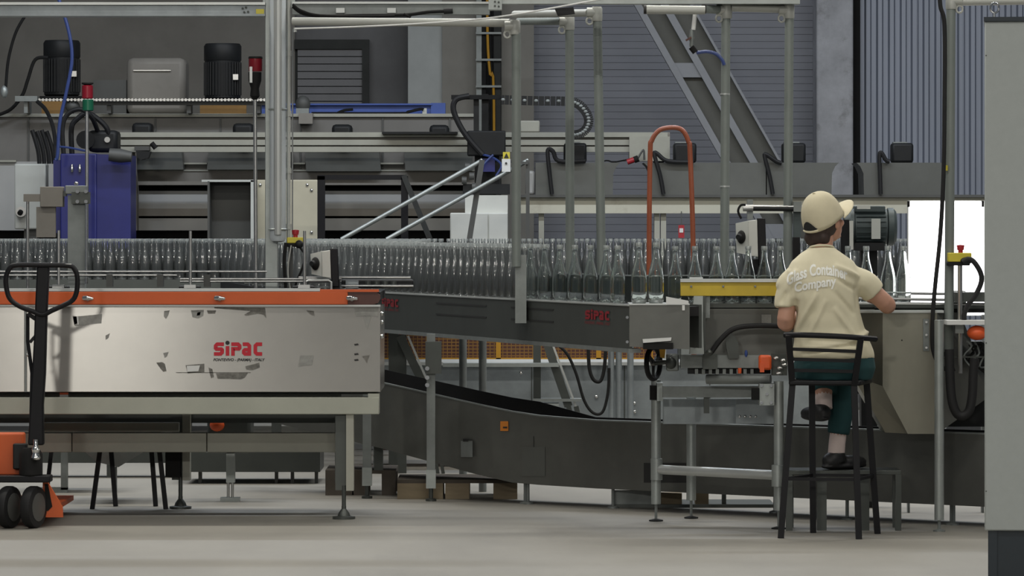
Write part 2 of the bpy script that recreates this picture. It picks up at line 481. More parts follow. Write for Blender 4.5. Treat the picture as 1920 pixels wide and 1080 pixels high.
# diagonal steel brace in front of the siding
t = thing('diagonal_brace', 'tall diagonal steel brace with two dark webs in front of siding', 'brace')
DB = 34.6
def strip(x0, y0, x1, y1, wpx, D, dep):
    return MB().pp([(x0, y0), (x0 + wpx, y0), (x1 + wpx, y1), (x1, y1)], D, dep)
dx = (1420 - 1190) / (365 - 15)
def bx(yy, off): return 1184 + off + (yy - 0) * dx * 0.86
top, bot = -60, 700
strip(bx(top, 0), top, bx(bot, 0), bot, 14, DB, 0.10).build('chord', 'brace_chord', t)
strip(bx(top, 14), top, bx(bot, 14), bot, 36, DB + 0.07, 0.03).build('web', 'brace_web', t)
strip(bx(top, 50), top, bx(bot, 50), bot, 15, DB, 0.10).build('chord', 'brace_chord', t)
strip(bx(top, 65), top, bx(bot, 65), bot, 40, DB + 0.07, 0.03).build('web', 'brace_web', t)
strip(bx(top, 105), top, bx(bot, 105), bot, 5, DB, 0.10).build('chord', 'brace_chord', t)
for yy in (118, 420):
    MB().pp([(bx(yy, 12), yy), (bx(yy, 52), yy), (bx(yy + 27, 52), yy + 27), (bx(yy + 27, 12), yy + 27)], DB + 0.02, 0.05).build('batten_plate', 'brace_chord', t)

# ------------------------------------------------------------------ annealing line far behind
DL = 33.2
t = thing('annealing_oven', 'long grey annealing oven with layered steel side panels behind the bottles', 'oven')
B(-160, 890, 217, 330, DL, 1.6).build('hood_body', 'grey_machine', t)
B(-160, 890, 330, 771.1, DL + 0.12, 1.4).build('core', 'black_matte', t)
for xx in (52, 290, 412, 562, 716, 842):
    B(xx, xx + 3, 219, 320, DL - 0.012, 0.02).build('seam', 'grey_machine_dark', t)
B(-160, 890, 213, 219, DL - 0.03, 1.0).build('top_edge', 'frame_paint', t)
B(255, 890, 320, 347, DL - 0.10, 0.3).build('upper_beam', 'brown_machine', t)
B(255, 890, 318, 321, DL - 0.11, 0.3).build('beam_lip', 'frame_paint', t)
B(255, 890, 358, 391, DL - 0.02, 0.15).build('side_panel', 'grey_panel', t)
B(255, 890, 391, 405, DL - 0.06, 0.15).build('middle_beam', 'brown_machine', t)
B(255, 890, 409, 432, DL - 0.02, 0.15).build('side_panel', 'grey_panel', t)
B(-160, 255, 303, 432, DL - 0.02, 0.15).build('side_panel', 'grey_panel', t)
B(-160, 30, 300, 304, DL - 0.05, 0.2).build('panel_lip', 'frame_paint', t)
B(243, 256, 270, 432, DL - 0.25, 0.2).build('upright', 'brown_machine', t)
for pts in (((256, 282), (340, 282), (344, 318), (256, 318)), ((391, 282), (545, 282), (545, 318), (388, 318)),
            ((572, 282), (711, 282), (714, 321), (574, 321)), ((758, 282), (885, 282), (885, 320), (760, 320))):
    MB().pp(pts, DL - 0.2, 0.25).build('air_hood', 'hood_grey', t)
for xa, xb in ((345, 388), (712, 757), (550, 572)):
    B(xa, xb, 305, 308, DL - 0.06, 0.1).build('hood_ledge', 'frame_paint', t)

for i, (xa, xb, ya) in enumerate(((247, 285, 230), (436, 475, 231), (622, 660, 233), (805, 842, 234))):
    tag(B(xa, xb, ya, 219 + 50, DL - 0.4, 0.2).build('fan_motor', 'motor_black', None, bev=0.03),
        'black fan motor cap above the oven rail, ' + ('closest to the blue cabinet', 'second from the blue cabinet', 'third from the blue cabinet', 'closest to the black actuator')[i], 'motor', 'fan motors above the oven rail')

# gantry rail
t = thing('gantry_rail', 'long grey ribbed aluminium gantry rail running in front of the oven', 'rail')
DG = 32.4
B(225, 1256, 248, 285, DG + 0.04, 0.16).build('core', 'brown_machine', t)
for ya, yb in ((248, 257), (262, 272), (275, 285)):
    B(225, 1252, ya, yb, DG, 0.06).build('flange', 'frame_paint', t)
B(1180, 1256, 256, 302, DG - 0.04, 0.2).build('end_block', 'frame_paint', t)
for xx, yb in ((232, 779.8), (1225, 306.5)):   # far end rests on the fan hood
    B(xx, xx + 20, 285, yb, DG + 0.12, 0.08).build('leg', 'brown_machine', t)

# far cream frame with hoods and motors
t = thing('cooling_frame', 'long cream painted beam frame carrying dark fan hoods by the siding', 'frame')
DC = 32.2
B(966, 1900, 369, 400, DC, 0.25).build('beam', 'cream_paint', t)
B(966, 1900, 365, 370, DC - 0.05, 0.35).build('beam_lip', 'grey_machine_dark', t)
for xx in (1227, 1239, 1010, 1660):
    B(xx, xx + 10, 400, 783, DC + 0.05, 0.1).build('leg', 'frame_paint', t)
def hood(px0, px1, cut=None):
    pix = [(px0, 305), (px1, 305), (px1 + 0, 366), (px0, 366)]
    if cut == 'r':
        arc = [(px1 - 18 + 0 * a, 366) for a in (0,)]
        pix = [(px0, 305), (px1, 305), (px1 - 7, 312), (px1 - 13, 325), (px1 - 14, 366), (px0, 366)]
    if cut == 'l':
        pix = [(px0, 305), (px1, 305), (px1, 366), (px0 + 14, 366), (px0 + 13, 325), (px0 + 7, 312)]
    return MB().pp(pix, DC - 0.02, 0.5).build('fan_hood', 'hood_grey', t)
hood(1004, 1163, 'r'); hood(1207, 1436, 'l'); hood(1438, 1573, 'r'); hood(1606, 1772, 'l')
WHERE = ('nearest the drag chain', 'behind the orange hand truck', 'behind the pipe post beside the worker', 'before the corrugated wall')
for i, (xa, xb) in enumerate(((1057, 1100), (1263, 1306), (1467, 1511), (1672, 1713))):
    m = thing('fan_motor', 'black cube fan motor over the cream beam, ' + WHERE[i], 'motor', 'fan motors over the cream beam')
    B(xa, xb, 268, 305.4, DC + 0.025, 0.16).build('housing', 'motor_black', m, bev=0.02)
    B(xa + 3, xb - 12, 266, 268.5, DC + 0.05, 0.1).build('lid', 'galvanised_dull', m)
for i, pts in enumerate(([(1098, 302), (1048, 302), (1037, 284), (1027, 282), (1030, 320), (1035, 364)],
            [(1300, 304), (1252, 302), (1232, 288), (1227, 290), (1238, 330), (1244, 364)],
            [(1466, 306), (1455, 302), (1437, 290), (1434, 294), (1443, 330), (1449, 364)],
            [(1668, 303), (1661, 300), (1653, 287), (1649, 292), (1650, 330), (1651, 364)])):
    tag(T(pts, DC - 0.06, 0.017, 8, 5).build('motor_hose', 'rubber'), 'black bent cable from the cube fan motor ' + WHERE[i], 'cable', 'cables of the fan motors')

# pulley with red plug
t = thing('plug_connector', 'small red plug hanging on a thin wire beside the orange hand truck', 'plug')
T([(1118, 307), (1137, 301), (1150, 304), (1168, 301), (1182, 298)], DC + 0.1, 0.006, 6).build('wire', 'black_matte', t)
MB().cyl(P(1176, 304, DC + 0.1), P(1190, 299, DC + 0.1), 0.022).build('plug', 'red_plastic', t)
MB().cyl(P(1189, 300, DC + 0.1), P(1197, 297, DC + 0.1), 0.026).build('cap', 'black_matte', t)
T([(1196, 297), (1203, 285), (1207, 282), (1208, 300)], DC + 0.1, 0.008, 6).build('wire', 'grey_machine_dark', t)

# things left of the oven
t = thing('hydraulic_cabinet', 'deep blue steel cabinet with two chrome latches among hoses', 'cabinet')
D = 31.4
B(113, 181, 288, 792.6, D, 0.5).build('front', 'blue_paint', t, bev=0.01)
MB().pp([(181, 289), (245, 291), (245, 792.2), (181, 792.2)], D + 0.02, 0.46).build('side', 'blue_paint', t)
for xx in (135, 149.5):
    MB().lathe([(0.0, 0), (0.010, 0.002), (0.013, 0.03), (0.008, 0.06), (0.0, 0.062)], P(xx, 323, D - 0.015), 10).build('latch', 'chrome', t)
B(100, 113, 300, 437, D + 0.1, 0.2).build('valve_block', 'blue_paint', t)
t = thing('junction_box', 'pale grey wall box with round plug beside the blue cabinet', 'box')
D = 31.9
B(27, 86, 307, 430, D, 0.2).build('body', 'pale_box', t, bev=0.012)
MB().cyl(P(39, 397, D), P(39, 397, D - 0.08), 0.04, n=16).build('plug', 'brushed', t)
MB().cyl(P(39, 397, D - 0.08), P(37, 400, D - 0.1), 0.02, n=12).build('plug_core', 'black_matte', t)
B(45, 70, 430, 786.2, D + 0.05, 0.1).build('stand', 'grey_machine_dark', t)
for i in range(4):
    xx = 60 + i * 9
    tag(T([(xx, 244 + 2 * (i % 2)), (xx + 6, 262), (xx + 12, 285), (xx + 14, 307)], 32.0 + 0.02 * i, 0.017, 8).build('hydraulic_hose', 'rubber'),
        'thick black hose rising from the pale junction box', 'hose', 'hoses over the junction box')
for pts, rr, lab in (([(120, 300, 31.46), (117, 240, 31.46), (128, 213, 31.46), (152, 205, 31.46), (172, 220, 31.5), (186, 254, 31.66)], 0.018, 'black hose arching left over the blue cabinet'),
                ([(135, 292, 31.6), (134, 240, 31.6), (146, 222, 31.6), (163, 212, 31.6), (182, 222, 31.6), (200, 240, 31.6), (206, 264, 31.64)], 0.02, 'black hose looping tightly behind the green signal lamp'),
                ([(70, 190, 32.93), (85, 205, 32.6), (97, 230, 32.1), (103, 260, 31.75), (106, 310, 31.56)], 0.016, 'black hose dropping from the chain guide to the blue cabinet')):
    tag(MB().tube([P(*q) for q in pts], rr, 8, sm=5).build('hydraulic_hose', 'rubber'), lab, 'hose')
tag(T([(108, -8), (128, 55), (135, 110), (125, 170), (112, 230), (108, 290), (104, 300)], 31.0, 0.013, 8, 6).build('air_hose', 'blue_hose'),
    'blue air hose hanging from the pale top beam to the blue cabinet', 'hose')
tag(T([(112, 275), (130, 277), (150, 281), (165, 284)], 31.15, 0.008, 6).build('air_line', 'blue_hose'), 'thin blue air line lying across the top of the blue cabinet', 'hose')
tag(T([(50, 25), (30, 60), (16, 110), (11, 160), (9, 176)], 32.6, 0.012, 8, 6).build('hanging_cable', 'black_matte'), 'thin black cable hanging in a curve at the chain guide', 'cable')
tag(T([(90, 108), (66, 112), (52, 150), (42, 178), (20, 205), (-10, 218)], 33.1, 0.014, 8, 6).build('motor_cable', 'black_matte'), 'black cable sagging from the round black motor', 'cable')
t = thing('pump_head', 'black pump head with round coupling on top of the blue cabinet', 'pump')
B(165, 220, 244, 285, 31.6, 0.3).build('housing', 'motor_black', t, bev=0.03)
MB().cyl(P(160, 262, 31.55), P(160, 262, 31.75), 0.07).build('coupling', 'black_matte', t)
MB().tube([P(205, 290, 31.3), P(225, 292, 31.3), P(247, 294, 31.3)], [0.05, 0.055, 0.04], 12).build('filter', 'grey_machine_dark', t)
MB().cyl(P(201, 262, 31.58), P(201, 262, 31.62), 0.022).build('port', 'brushed', t)
t = thing('valve_cluster', 'small dark valve cluster bolted to the gantry rail end', 'valve')
B(252, 280, 274, 282, 32.3, 0.1).build('manifold', 'grey_machine_dark', t)
MB().pp([(255, 282), (282, 284), (278, 296), (264, 300), (256, 292)], 32.25, 0.12).build('body', 'motor_black', t)
MB().cyl(P(284, 268, 32.3), P(292, 278, 32.3), 0.02).build('knob', 'black_matte', t)
t = thing('signal_lamp', 'signal lamp with red lens over green lens above blue cabinet', 'lamp')
D = 31.1
MB().cyl(P(163, 207, D), P(163, 795, D), 0.013).build('pole', 'brushed', t)
MB().lathe([(0.038, 0), (0.042, 0.005), (0.042, 0.095), (0.036, 0.1)], P(164, 185, D), 16).build('red_lens', 'red_lens', t)
MB().lathe([(0.036, 0), (0.042, 0.005), (0.042, 0.08), (0.038, 0.085)], P(165, 208, D), 16).build('green_lens', 'green_lens', t)
MB().lathe([(0.02, 0), (0.044, 0.01), (0.044, 0.02)], P(164, 160, D), 16).build('cap', 'black_matte', t)

def vmotor(name, label, x0, x1, y0, y1, D):
    t = thing(name, label, 'motor')
    c = P((x0 + x1) / 2, y1, D); r = (X(x1, D) - X(x0, D)) / 2; h = Z(y0, D) - Z(y1, D)
    MB().lathe([(r * .9, 0), (r * .98, .01), (r * .98, h * .70), (r * .9, h * .71)], c, 24).build('body', 'motor_black', t)
    MB().lathe([(r, h * .69), (r * 1.02, h * .70), (r * 1.02, h * .95), (r * .93, h), (0, h)], c, 24).build('fan_cover', 'motor_black', t)
    for k in range(18):
        a = PI + PI * k / 17
        p = c + Vector((math.cos(a) * r, math.sin(a) * r, 0))
        MB().bar(p + Vector((0, 0, 0.03)), p + Vector((0, 0, h * .66)), 0.008, 0.02).build('cooling_fin', 'motor_black', t)
    MB().box(c.x + r * .62, c.x + r * .9, c.y - r * .9, c.y - r * .6, c.z + h * .34, c.z + h * .44).build('nameplate', 'brushed', t)
    B(x0 - 8, x1 + 8, y1, y1 + 5, D - r * 1.1, r * 2.2).build('mount', 'black_matte', t)
    B((x0 + x1) / 2 - 15, (x0 + x1) / 2 + 15, y1 + 4, 213, D - 0.02, 0.3).build('pedestal', 'grey_machine_dark', t)
vmotor('drive_motor', 'tall finned black motor standing over the orange perforated guard', 383, 452, 82, 186, 33.4)
vmotor('drive_motor', 'wide black motor beside the hanging blue air hose', 82, 150, 76, 180, 33.6)
tag(B(375, 462, 190, 213, 33.17, 0.02).build('mesh_guard', 'mesh_orange'), 'orange perforated guard strip under the tall finned motor', 'guard')
tag(B(78, 118, 190, 213, 33.17, 0.02).build('mesh_guard', 'mesh_orange'), 'short orange perforated guard strip beside the blue air hose', 'guard')
t = thing('gear_box', 'dull grey square gear case standing behind the roller chain', 'gearbox')
B(237, 348, 108, 214, 33.9, 0.4).build('case', 'brown_machine', t, bev=0.05)
B(250, 320, 131, 133, 33.88, 0.02).build('rib', 'brushed', t)
B(175, 237, 150, 214, 33.95, 0.3).build('coupling', 'grey_machine_dark', t)
t = thing('roller_chain', 'thin bright roller chain stretched along the top of the oven', 'chain')
B(70, 500, 186, 188, 32.95, 0.03).build('strand', 'brushed', t)
for i in range(64):
    B(72 + i * 6.7, 75.6 + i * 6.7, 184.6, 189.6, 32.93, 0.04).build('link', 'brushed', t)
B(175, 500, 190, 197, 33.0, 0.05).build('guide', 'grey_machine_dark', t)
for xx in (200, 350, 480):
    B(xx, xx + 8, 190, 212.1, 33.02, 0.2).build('support', 'grey_machine_dark', t)
t = thing('chain_guide', 'small grey chain guide box with cables at the oven', 'guide')
B(28, 70, 180, 190, 32.9, 0.1).build('box', 'galvanised_dull', t)
B(45, 52, 190, 211.7, 32.95, 0.27).build('foot', 'galvanised_dull', t)
MB().ell(P(8, 172, 32.6), (0.03, 0.03, 0.05)).build('sensor', 'galvanised', t)
tag(MB().ell(P(136, 199.5, 33.0), (0.06, 0.06, 0.05), 12, 8).build('idler_hub', 'grey_machine_dark'), 'grey round idler hub under the roller chain', 'hub')

# blue beam, cable and bracket
t = thing('lifting_beam', 'blue painted steel beam resting over the oven below the shutter door', 'beam')
D = 33.7
B(483, 810, 196, 216.3, D, 0.12).build('web', 'blue_beam', t)
B(808, 835, 193, 216.2, D - 0.03, 0.18).build('end_plate', 'blue_beam', t)
B(483, 810, 194, 197, D - 0.04, 0.2).build('flange', 'blue_beam', t)
B(792, 800, 203, 215.8, D - 0.1, 0.05).build('bracket', 'white_box', t)
T([(584, 212.6), (625, 212.6), (750, 212.6), (765, 210), (788, 204.5), (794, 206)], D - 0.12, 0.012, 6, 4).build('cable', 'black_matte', t)
T([(632, 212.6), (645, 207), (662, 205)], D - 0.12, 0.012, 6, 4).build('cable', 'black_matte', t)
MB().ell(P(568, 195, 33.33), (0.06, 0.05, 0.068), 12, 8).build('shackle', 'grey_machine_dark', t)
B(555, 579, 203, 213.9, 33.28, 0.1).build('clevis', 'galvanised_dull', t)
B(560, 586, 212.2, 232, 33.072, 0.1).build('saddle', 'brown_machine', t)

# cream cabinet, open box, black frame
t = thing('control_cabinet', 'cream coloured steel cabinet with bolts beside the black square frame', 'cabinet')
D = 31.9
B(478, 597, 337, 786.8, D, 0.5).build('body', 'cream_cabinet', t, bev=0.01)
for xx, yy in ((576, 347), (584, 357), (584, 436), (488, 347)):
    MB().ell(P(xx, yy, D), (0.013, 0.012, 0.016), 10, 6).build('bolt', 'chrome', t)
t = thing('open_hopper', 'open dark steel box with pale folded edges before the oven', 'box')
D = 31.6
B(389, 393, 340, 790, D, 0.27).build('side', 'grey_machine_dark', t)
B(470, 476, 338, 790, D, 0.27).build('side', 'pale_box', t)
B(378, 476, 337, 341, D, 0.27).build('lid', 'pale_box', t)
B(389, 472, 341, 789.5, D + 0.235, 0.03).build('back', 'grey_machine_dark', t)
t = thing('platform_frame', 'black square tube frame with a slanting stay behind the bottles', 'frame')
D = 31.2
B(595, 609, 330, 795, D, 0.06).build('post', 'black_paint', t)
B(752, 765, 330, 795, D, 0.06).build('post', 'black_paint', t)
B(595, 760, 328, 337, D, 0.06).build('top_rail', 'black_paint', t)
MB().bar(P(757, 329, D), P(815, 470, D), 0.04, 0.04).build('stay', 'shutter_frame', t)
t = thing('crossover_stair', 'steel stair with two shiny tubular handrails rising behind the bottles', 'stair')
D = 30.9
MB().tube([P(640, 449, D), P(902, 302, D), P(905, 300, D)], 0.017, 12).build('handrail', 'galvanised', t)
MB().tube([P(725, 449, D - .05), P(988, 302, D - .05), P(991, 300, D - .05)], 0.017, 12).build('handrail', 'galvanised', t)
MB().bar(P(904, 300, D), P(880, 450, D), 0.04, 0.04).build('post', 'grey_machine_dark', t)
MB().bar(P(880, 450, D), P(880, 795, D), 0.04, 0.04).build('post', 'grey_machine_dark', t)
B(986, 993, 300, 798, D - .1, 0.05).build('post', 'grey_machine_dark', t)
MB().bar(P(640, 449, D), P(560, 797, D), 0.04, 0.04).build('post', 'grey_machine_dark', t)
MB().bar(P(600, 600, D), P(940, 480, D), 0.05, 0.1).build('stringer', 'grey_machine_dark', t)
t = thing('white_cabinet', 'small white cabinet with two doors under the black actuator', 'cabinet')
D = 31.5
B(872, 952, 366, 445, D + 0.1, 0.3).build('back_box', 'white_box', t)
B(844, 952, 399, 791.4, D, 0.35).build('body', 'white_box', t, bev=0.008)
B(846, 914, 401, 790, D - 0.012, 0.02).build('door', 'white_box', t)
B(917, 951, 401, 790, D - 0.012, 0.02).build('door', 'white_box', t)
# vertical actuator with drag chain
t = thing('pick_actuator', 'black vertical gantry actuator with hanging cables on the ribbed rail', 'actuator')
D = 32.0
B(888, 898, 186, 250, D, 0.1).build('guide_rod', 'motor_black', t)
B(903, 916, 176, 250, D - 0.02, 0.1).build('guide_rod', 'black_matte', t)
B(876, 948, 245, 292, D - 0.1, 0.25).build('carriage', 'motor_black', t, bev=0.01)
B(890, 936, 290, 345, D - 0.05, 0.2).build('head', 'black_matte', t)
B(868, 956, 345, 364, D - 0.1, 0.3).build('base_plate', 'motor_black', t)
B(888, 930, 364, 368, D, 0.2).build('foot', 'black_matte', t)
B(846, 940, 178, 186, D - 0.05, 0.08).build('cross_arm', 'black_matte', t)
T([(880, 180), (856, 186), (850, 205), (862, 235), (880, 262), (905, 290)], D - 0.15, 0.022, 8, 5).build('hose', 'rubber', t)
T([(905, 290), (925, 296), (940, 310), (930, 330)], D - 0.15, 0.009, 6, 5).build('cable', 'blue_hose', t)
T([(900, 330), (906, 310), (925, 290)], D - 0.16, 0.009, 6, 5).build('cable', 'blue_hose', t)
B(905, 928, 297, 322, D - 0.12, 0.03).build('cover', 'blue_paint', t)
for i, (xx, yy) in enumerate(((872, 312), (880, 330), (866, 338), (885, 350))):
    MB().cyl(P(xx, yy, D - 0.12), P(xx + 9, yy, D - 0.12), 0.028).build('roller', 'grey_machine_dark', t)
t = thing('warning_tag', 'white tag under a yellow warning triangle sign on the stair post', 'sign')
B(943, 956, 285, 298, 30.75, 0.01).build('triangle_plate', 'yellow_plastic', t)
MB().pp([(945, 296), (949.5, 287), (954, 296)], 30.745, 0.004).build('triangle', 'ink', t)
B(941, 957, 298, 322, 30.75, 0.012).build('tag', 'paper', t)
MB().cyl(P(949, 306, 30.748), P(949, 306, 30.742), 0.008).build('hole', 'ink', t)
MB().bar(P(945, 302, 30.79), P(990, 306, 30.79), 0.02, 0.02).build('strap', 'grey_machine_dark', t)
t = thing('drag_chain', 'black cable drag chain looping above the ribbed gantry rail', 'cable chain')
pts = [P(x, y, D - 0.1) for x, y in [(940, 187), (1000, 189), (1060, 190), (1082, 194), (1097, 208), (1104, 226), (1098, 243), (1084, 252), (1068, 253)]]
pts = spline(pts, 6)
for i in range(len(pts) - 1):
    a, b = pts[i], pts[i + 1]
    MB().bar(a, a + (b - a) * 0.86, 0.07, 0.072, up=(0, 1, 0)).build('chain_link', 'motor_black', t)
    if i % 2 == 0:
        c = (a + b) / 2 + Vector((0, -0.037, 0)); MB().ell(c, (0.016, 0.006, 0.012), 8, 5).build('chain_window', 'galvanised_dull', t)
tag(B(716, 858, 247, 251, 32.3, 0.1).build('cable_track', 'motor_black'), 'low black cable track lying on the gantry rail near actuator', 'cable track')
tag(B(975, 1012, 226, 248, 32.5, 0.25).build('rail_drive', 'frame_paint', None, bev=0.01), 'cream drive box sitting on the gantry rail below drag chain', 'box')
tag(B(985, 1003, 320, 365.5, 32.2, 0.2).build('filter_box', 'grey_panel', None, bev=0.02), 'small grey filter box on the cream beam end by stair post', 'box')
t = thing('danger_notice', 'small red notice hanging below the cream beam near hand truck', 'sign')
B(1272, 1283, 422, 446, DC - 0.02, 0.01).build('plate', 'red_plastic', t)
B(1274, 1281, 428, 436, DC - 0.024, 0.004).build('print', 'paper', t)
B(1277, 1278.5, 396, 423, DC - 0.012, 0.012).build('hanger', 'grey_machine_dark', t)

# hand truck
t = thing('hand_truck', 'orange tubular hand truck standing upright behind the bottle row', 'hand truck')
D = 26.4
lo = Z(0, D) * 0 + 0.12
pts = [Vector((X(1218, D), D + 0.1, lo)), P(1217, 480, D), P(1219, 290, D), P(1222, 264, D), P(1234, 246, D), P(1250, 240, D), P(1270, 240, D), P(1282, 247, D), P(1291, 266, D), P(1294, 290, D), P(1300, 480, D), Vector((X(1303, D), D + 0.1, lo))]
MB().tube(pts, 0.016, 10, sm=4).build('frame', 'truck_orange', t)
for zz in (0.3, 0.6, 0.9):
    MB().cyl((X(1218, D), D + 0.05, zz), (X(1302, D), D + 0.05, zz), 0.012).build('cross_bar', 'truck_orange', t)
MB().box(X(1212, D), X(1308, D), D - 0.2, D + 0.1, 0.0, 0.012).build('toe_plate', 'truck_orange', t)
for sx in (-1, 1):
    cx = X(1260, D) + sx * 0.19
    MB().lathe([(0.06, -0.02), (0.1, -0.025), (0.1, 0.025), (0.06, 0.02)], (cx, D + 0.16, 0.1), 18, (1, 0, 0)).build('wheel', 'rubber', t)

# ------------------------------------------------------------------ left accumulation conveyor with orange rail
DA = 21.1
HT = Z(545, DA)
t = acc = thing('accumulation_conveyor', 'wide steel conveyor with orange rail and red lettering on its side panel', 'conveyor')
fp = B(50, 713, 575, 735, DA, 0.012).build('side_panel', 'panel_steel', t, bev=0.002)
B(-220, 46, 575, 735, DA, 0.012).build('side_panel', 'panel_steel', t, bev=0.002)
B(-220, 713, 571.5, 575, DA - 0.02, 0.05).build('panel_lip', 'alu_light', t)
B(46, 50, 575, 735, DA - 0.004, 0.02).build('joint_strip', 'galvanised_dull', t)
B(-220, 652, 547, 571, DA - 0.03, 0.06).build('orange_rail', 'orange_paint', t, bev=0.003)
MB().pp([(652, 548), (706, 548), (712, 553), (713, 560), (709, 568), (700, 571), (652, 571)], DA - 0.02, 0.06).build('rail_end', 'red_brown_dark', t)  # shade on the end cap given as a dark red-brown colour
B(600, 710, 543, 547.5, DA - 0.03, 0.07).build('rail_top_end', 'orange_paint', t)
B(-220, 600, 541, 546, DA - 0.025, 0.06).build('top_profile', 'alu_light', t)
MB().box(X(-220, DA), X(712, DA), DA + 0.035, 22.0, HT - 0.05, HT - 0.008).build('belt', 'rubber', t)
MB().box(X(-220, DA), X(706, DA), DA + 0.2, 21.95, Z(742, DA), HT - 0.06).build('belt_frame', 'steel_dark', t)
B(705, 713, 575, 735, DA + 0.012, 0.7).build('end_panel', 'panel_steel', t)
for xx in (165, 412, 660):
    b = MB(); c = P(xx, 560, DA - 0.03)
    b.lathe([(0.011, 0), (0.014, 0.006), (0.012, 0.02), (0.006, 0.03), (0, 0.032)], c, 12, (0, -1, 0))
    b.tube([c + Vector((-0.02, -0.012, 0.003)), c + Vector((0.0, -0.03, 0.004)), c + Vector((0.028, -0.026, 0))], [0.012, 0.012, 0.007], 10)
    b.build('bolt', 'chrome', t)
B(-220, 711, 745, 777, DA - 0.005, 0.1).build('lower_beam', 'beam_paint', t, bev=0.004)
B(690, 711, 738, 746, DA, 0.1).build('beam_gusset', 'beam_paint', t)
for xx, D, xo in ((656, DA + 0.01, 0), (349, 21.87, 0), (-60, DA + 0.01, 0)):
    fy = 420 + 11700 / D
    zt = Z(777, DA)
    f = MB().box(X(xx - 7, D), X(xx + 7, D), D, D + 0.09, Z(fy - 54, D), zt).build('leg', 'frame_paint', t)
    MB().box(X(xx - 28, D), X(xx - 7, D), D + 0.045, D + 0.09, Z(fy - 54, D), zt).build('leg_web', 'steel_dark', f)
    c = Vector((X(xx - 12, D), D + 0.05, 0))
    MB().lathe([(0.058, 0), (0.058, 0.012), (0.032, 0.016), (0.028, 0.03), (0.012, 0.052), (0.012, 0.065)], c, 18).build('foot', 'steel_dark', f)
    MB().cyl(c + Vector((0, 0, 0.06)), c + Vector((0, 0, 0.17)), 0.011, n=10).build('foot_spindle', 'steel_dark', f)
t2 = t
for xa, xb in ((-220, 134), (135.5, 387), (388.5, 636)):
    B(xa, xb, 812, 848, 21.5, 0.08).build('lower_rail', 'frame_paint', t, bev=0.003)
B(629, 636.5, 811, 848, 21.49, 0.09).build('rail_cap', 'alu_light', t)
B(80, 335, 793, 810, 21.75, 0.06).build('rear_rail', 'frame_paint', t)
B(628, 650, 777, 905, 21.82, 0.05).build('rear_leg', 'steel_dark', t)
B(310, 338, 836, 895, 21.85, 0.06).build('rear_leg', 'black_matte', t)
B(112, 128, 736, 746, DA + 0.05, 0.01).build('sticker', 'paper', t)
B(112, 128, 736, 740, DA + 0.045, 0.006).build('sticker_band', 'orange_bright', t)
B(-220, 640, 735, 793, 21.97, 0.02).build('dark_backing', 'steel_dark', t)  # added dark sheet that makes the gap under the belt look shaded
# lettering on the panel
word_logo(P(401, 667, DA - 0.003), (1, 0, 0), (0, 0, 1), 25 * DA / F, fp)
text_on('FONTEVIVO - (PARMA) - ITALY', 0.0192, P(447.5, 677, DA - 0.003), (1, 0, 0), (0, 0, 1), 'subtitle', 'ink', fp, bold=0.0006, shear=0.25, space=0.98)
# torn sticker remains and scuffs
def patch(pix, m='residue', D=DA - 0.0025, parent=fp, name='sticker_residue'):
    MB().add([P(x, y, D) for x, y in pix], [tuple(range(len(pix)))]).build(name, m, parent)
patch([(137, 594), (191, 589), (190, 606), (140, 611)], 'residue_light')
patch([(136, 592), (143, 593), (145, 606), (139, 609)])
MB().bar(P(145.5, 593, DA - 0.004), P(146.5, 609, DA - 0.004), 0.006, 0.004).build('tape_strip', 'paper', fp)
patch([(293, 680), (304, 679), (309, 682), (312, 696), (306, 697), (300, 690)])
patch([(306, 662), (316, 660), (313, 668), (309, 671)], 'residue_light')
patch([(348, 685), (383, 682), (383, 698), (352, 700)])
patch([(350, 686), (375, 685), (372, 696), (351, 697)], 'paper', DA - 0.0035)
patch([(391, 689), (398, 692), (401, 707), (396, 709), (393, 700)])
patch([(405, 700), (465, 699), (459, 708), (452, 711), (408, 710)])
patch([(330, 698), (470, 698), (470, 699.2), (330, 699.2)], 'residue')
patch([(460, 687), (486, 680), (487, 689), (474, 694), (462, 693)])
patch([(563, 667), (588, 667), (585, 684), (559, 687)], 'residue_light')
patch([(308, 583), (318, 582), (315, 592), (311, 598), (307, 593)], 'residue_light')
patch([(358, 582), (382, 581), (381, 592), (372, 597), (361, 595)], 'residue_light')
patch([(370, 586), (376, 585), (375, 591), (369, 592)])
patch([(388, 582), (405, 582), (403, 588), (390, 588)])
patch([(402, 576), (497, 577), (499, 596), (494, 590), (484, 588), (462, 592), (458, 590), (470, 583), (402, 578)])
patch([(574, 582), (588, 583), (590, 592), (583, 590)])
patch([(664, 578), (709, 577), (709, 593), (700, 592), (668, 593)], 'residue_light')
patch([(682, 592), (696, 593), (688, 618)], 'residue_light')
for xx, yy in ((668, 646), (668, 664), (668, 675)):
    patch([(xx - 4, yy - 1), (xx + 3, yy - 2), (xx + 5, yy + 1), (xx - 3, yy + 2)], 'ink', name='mark')
patch([(679, 668), (693, 666), (690, 674), (688, 681), (685, 675)], name='mark')
patch([(198, 629), (206, 625), (203, 634), (198, 637)], 'residue_light', name='mark')
for i, yy in enumerate((588, 604, 631)):
    MB().lathe([(0.012, 0), (0.012, 0.006), (0.006, 0.012), (0, 0.013)], P(715, yy, DA + 0.04), 10, (1, -0.5, 0)).build('end_bolt', 'chrome', fp)
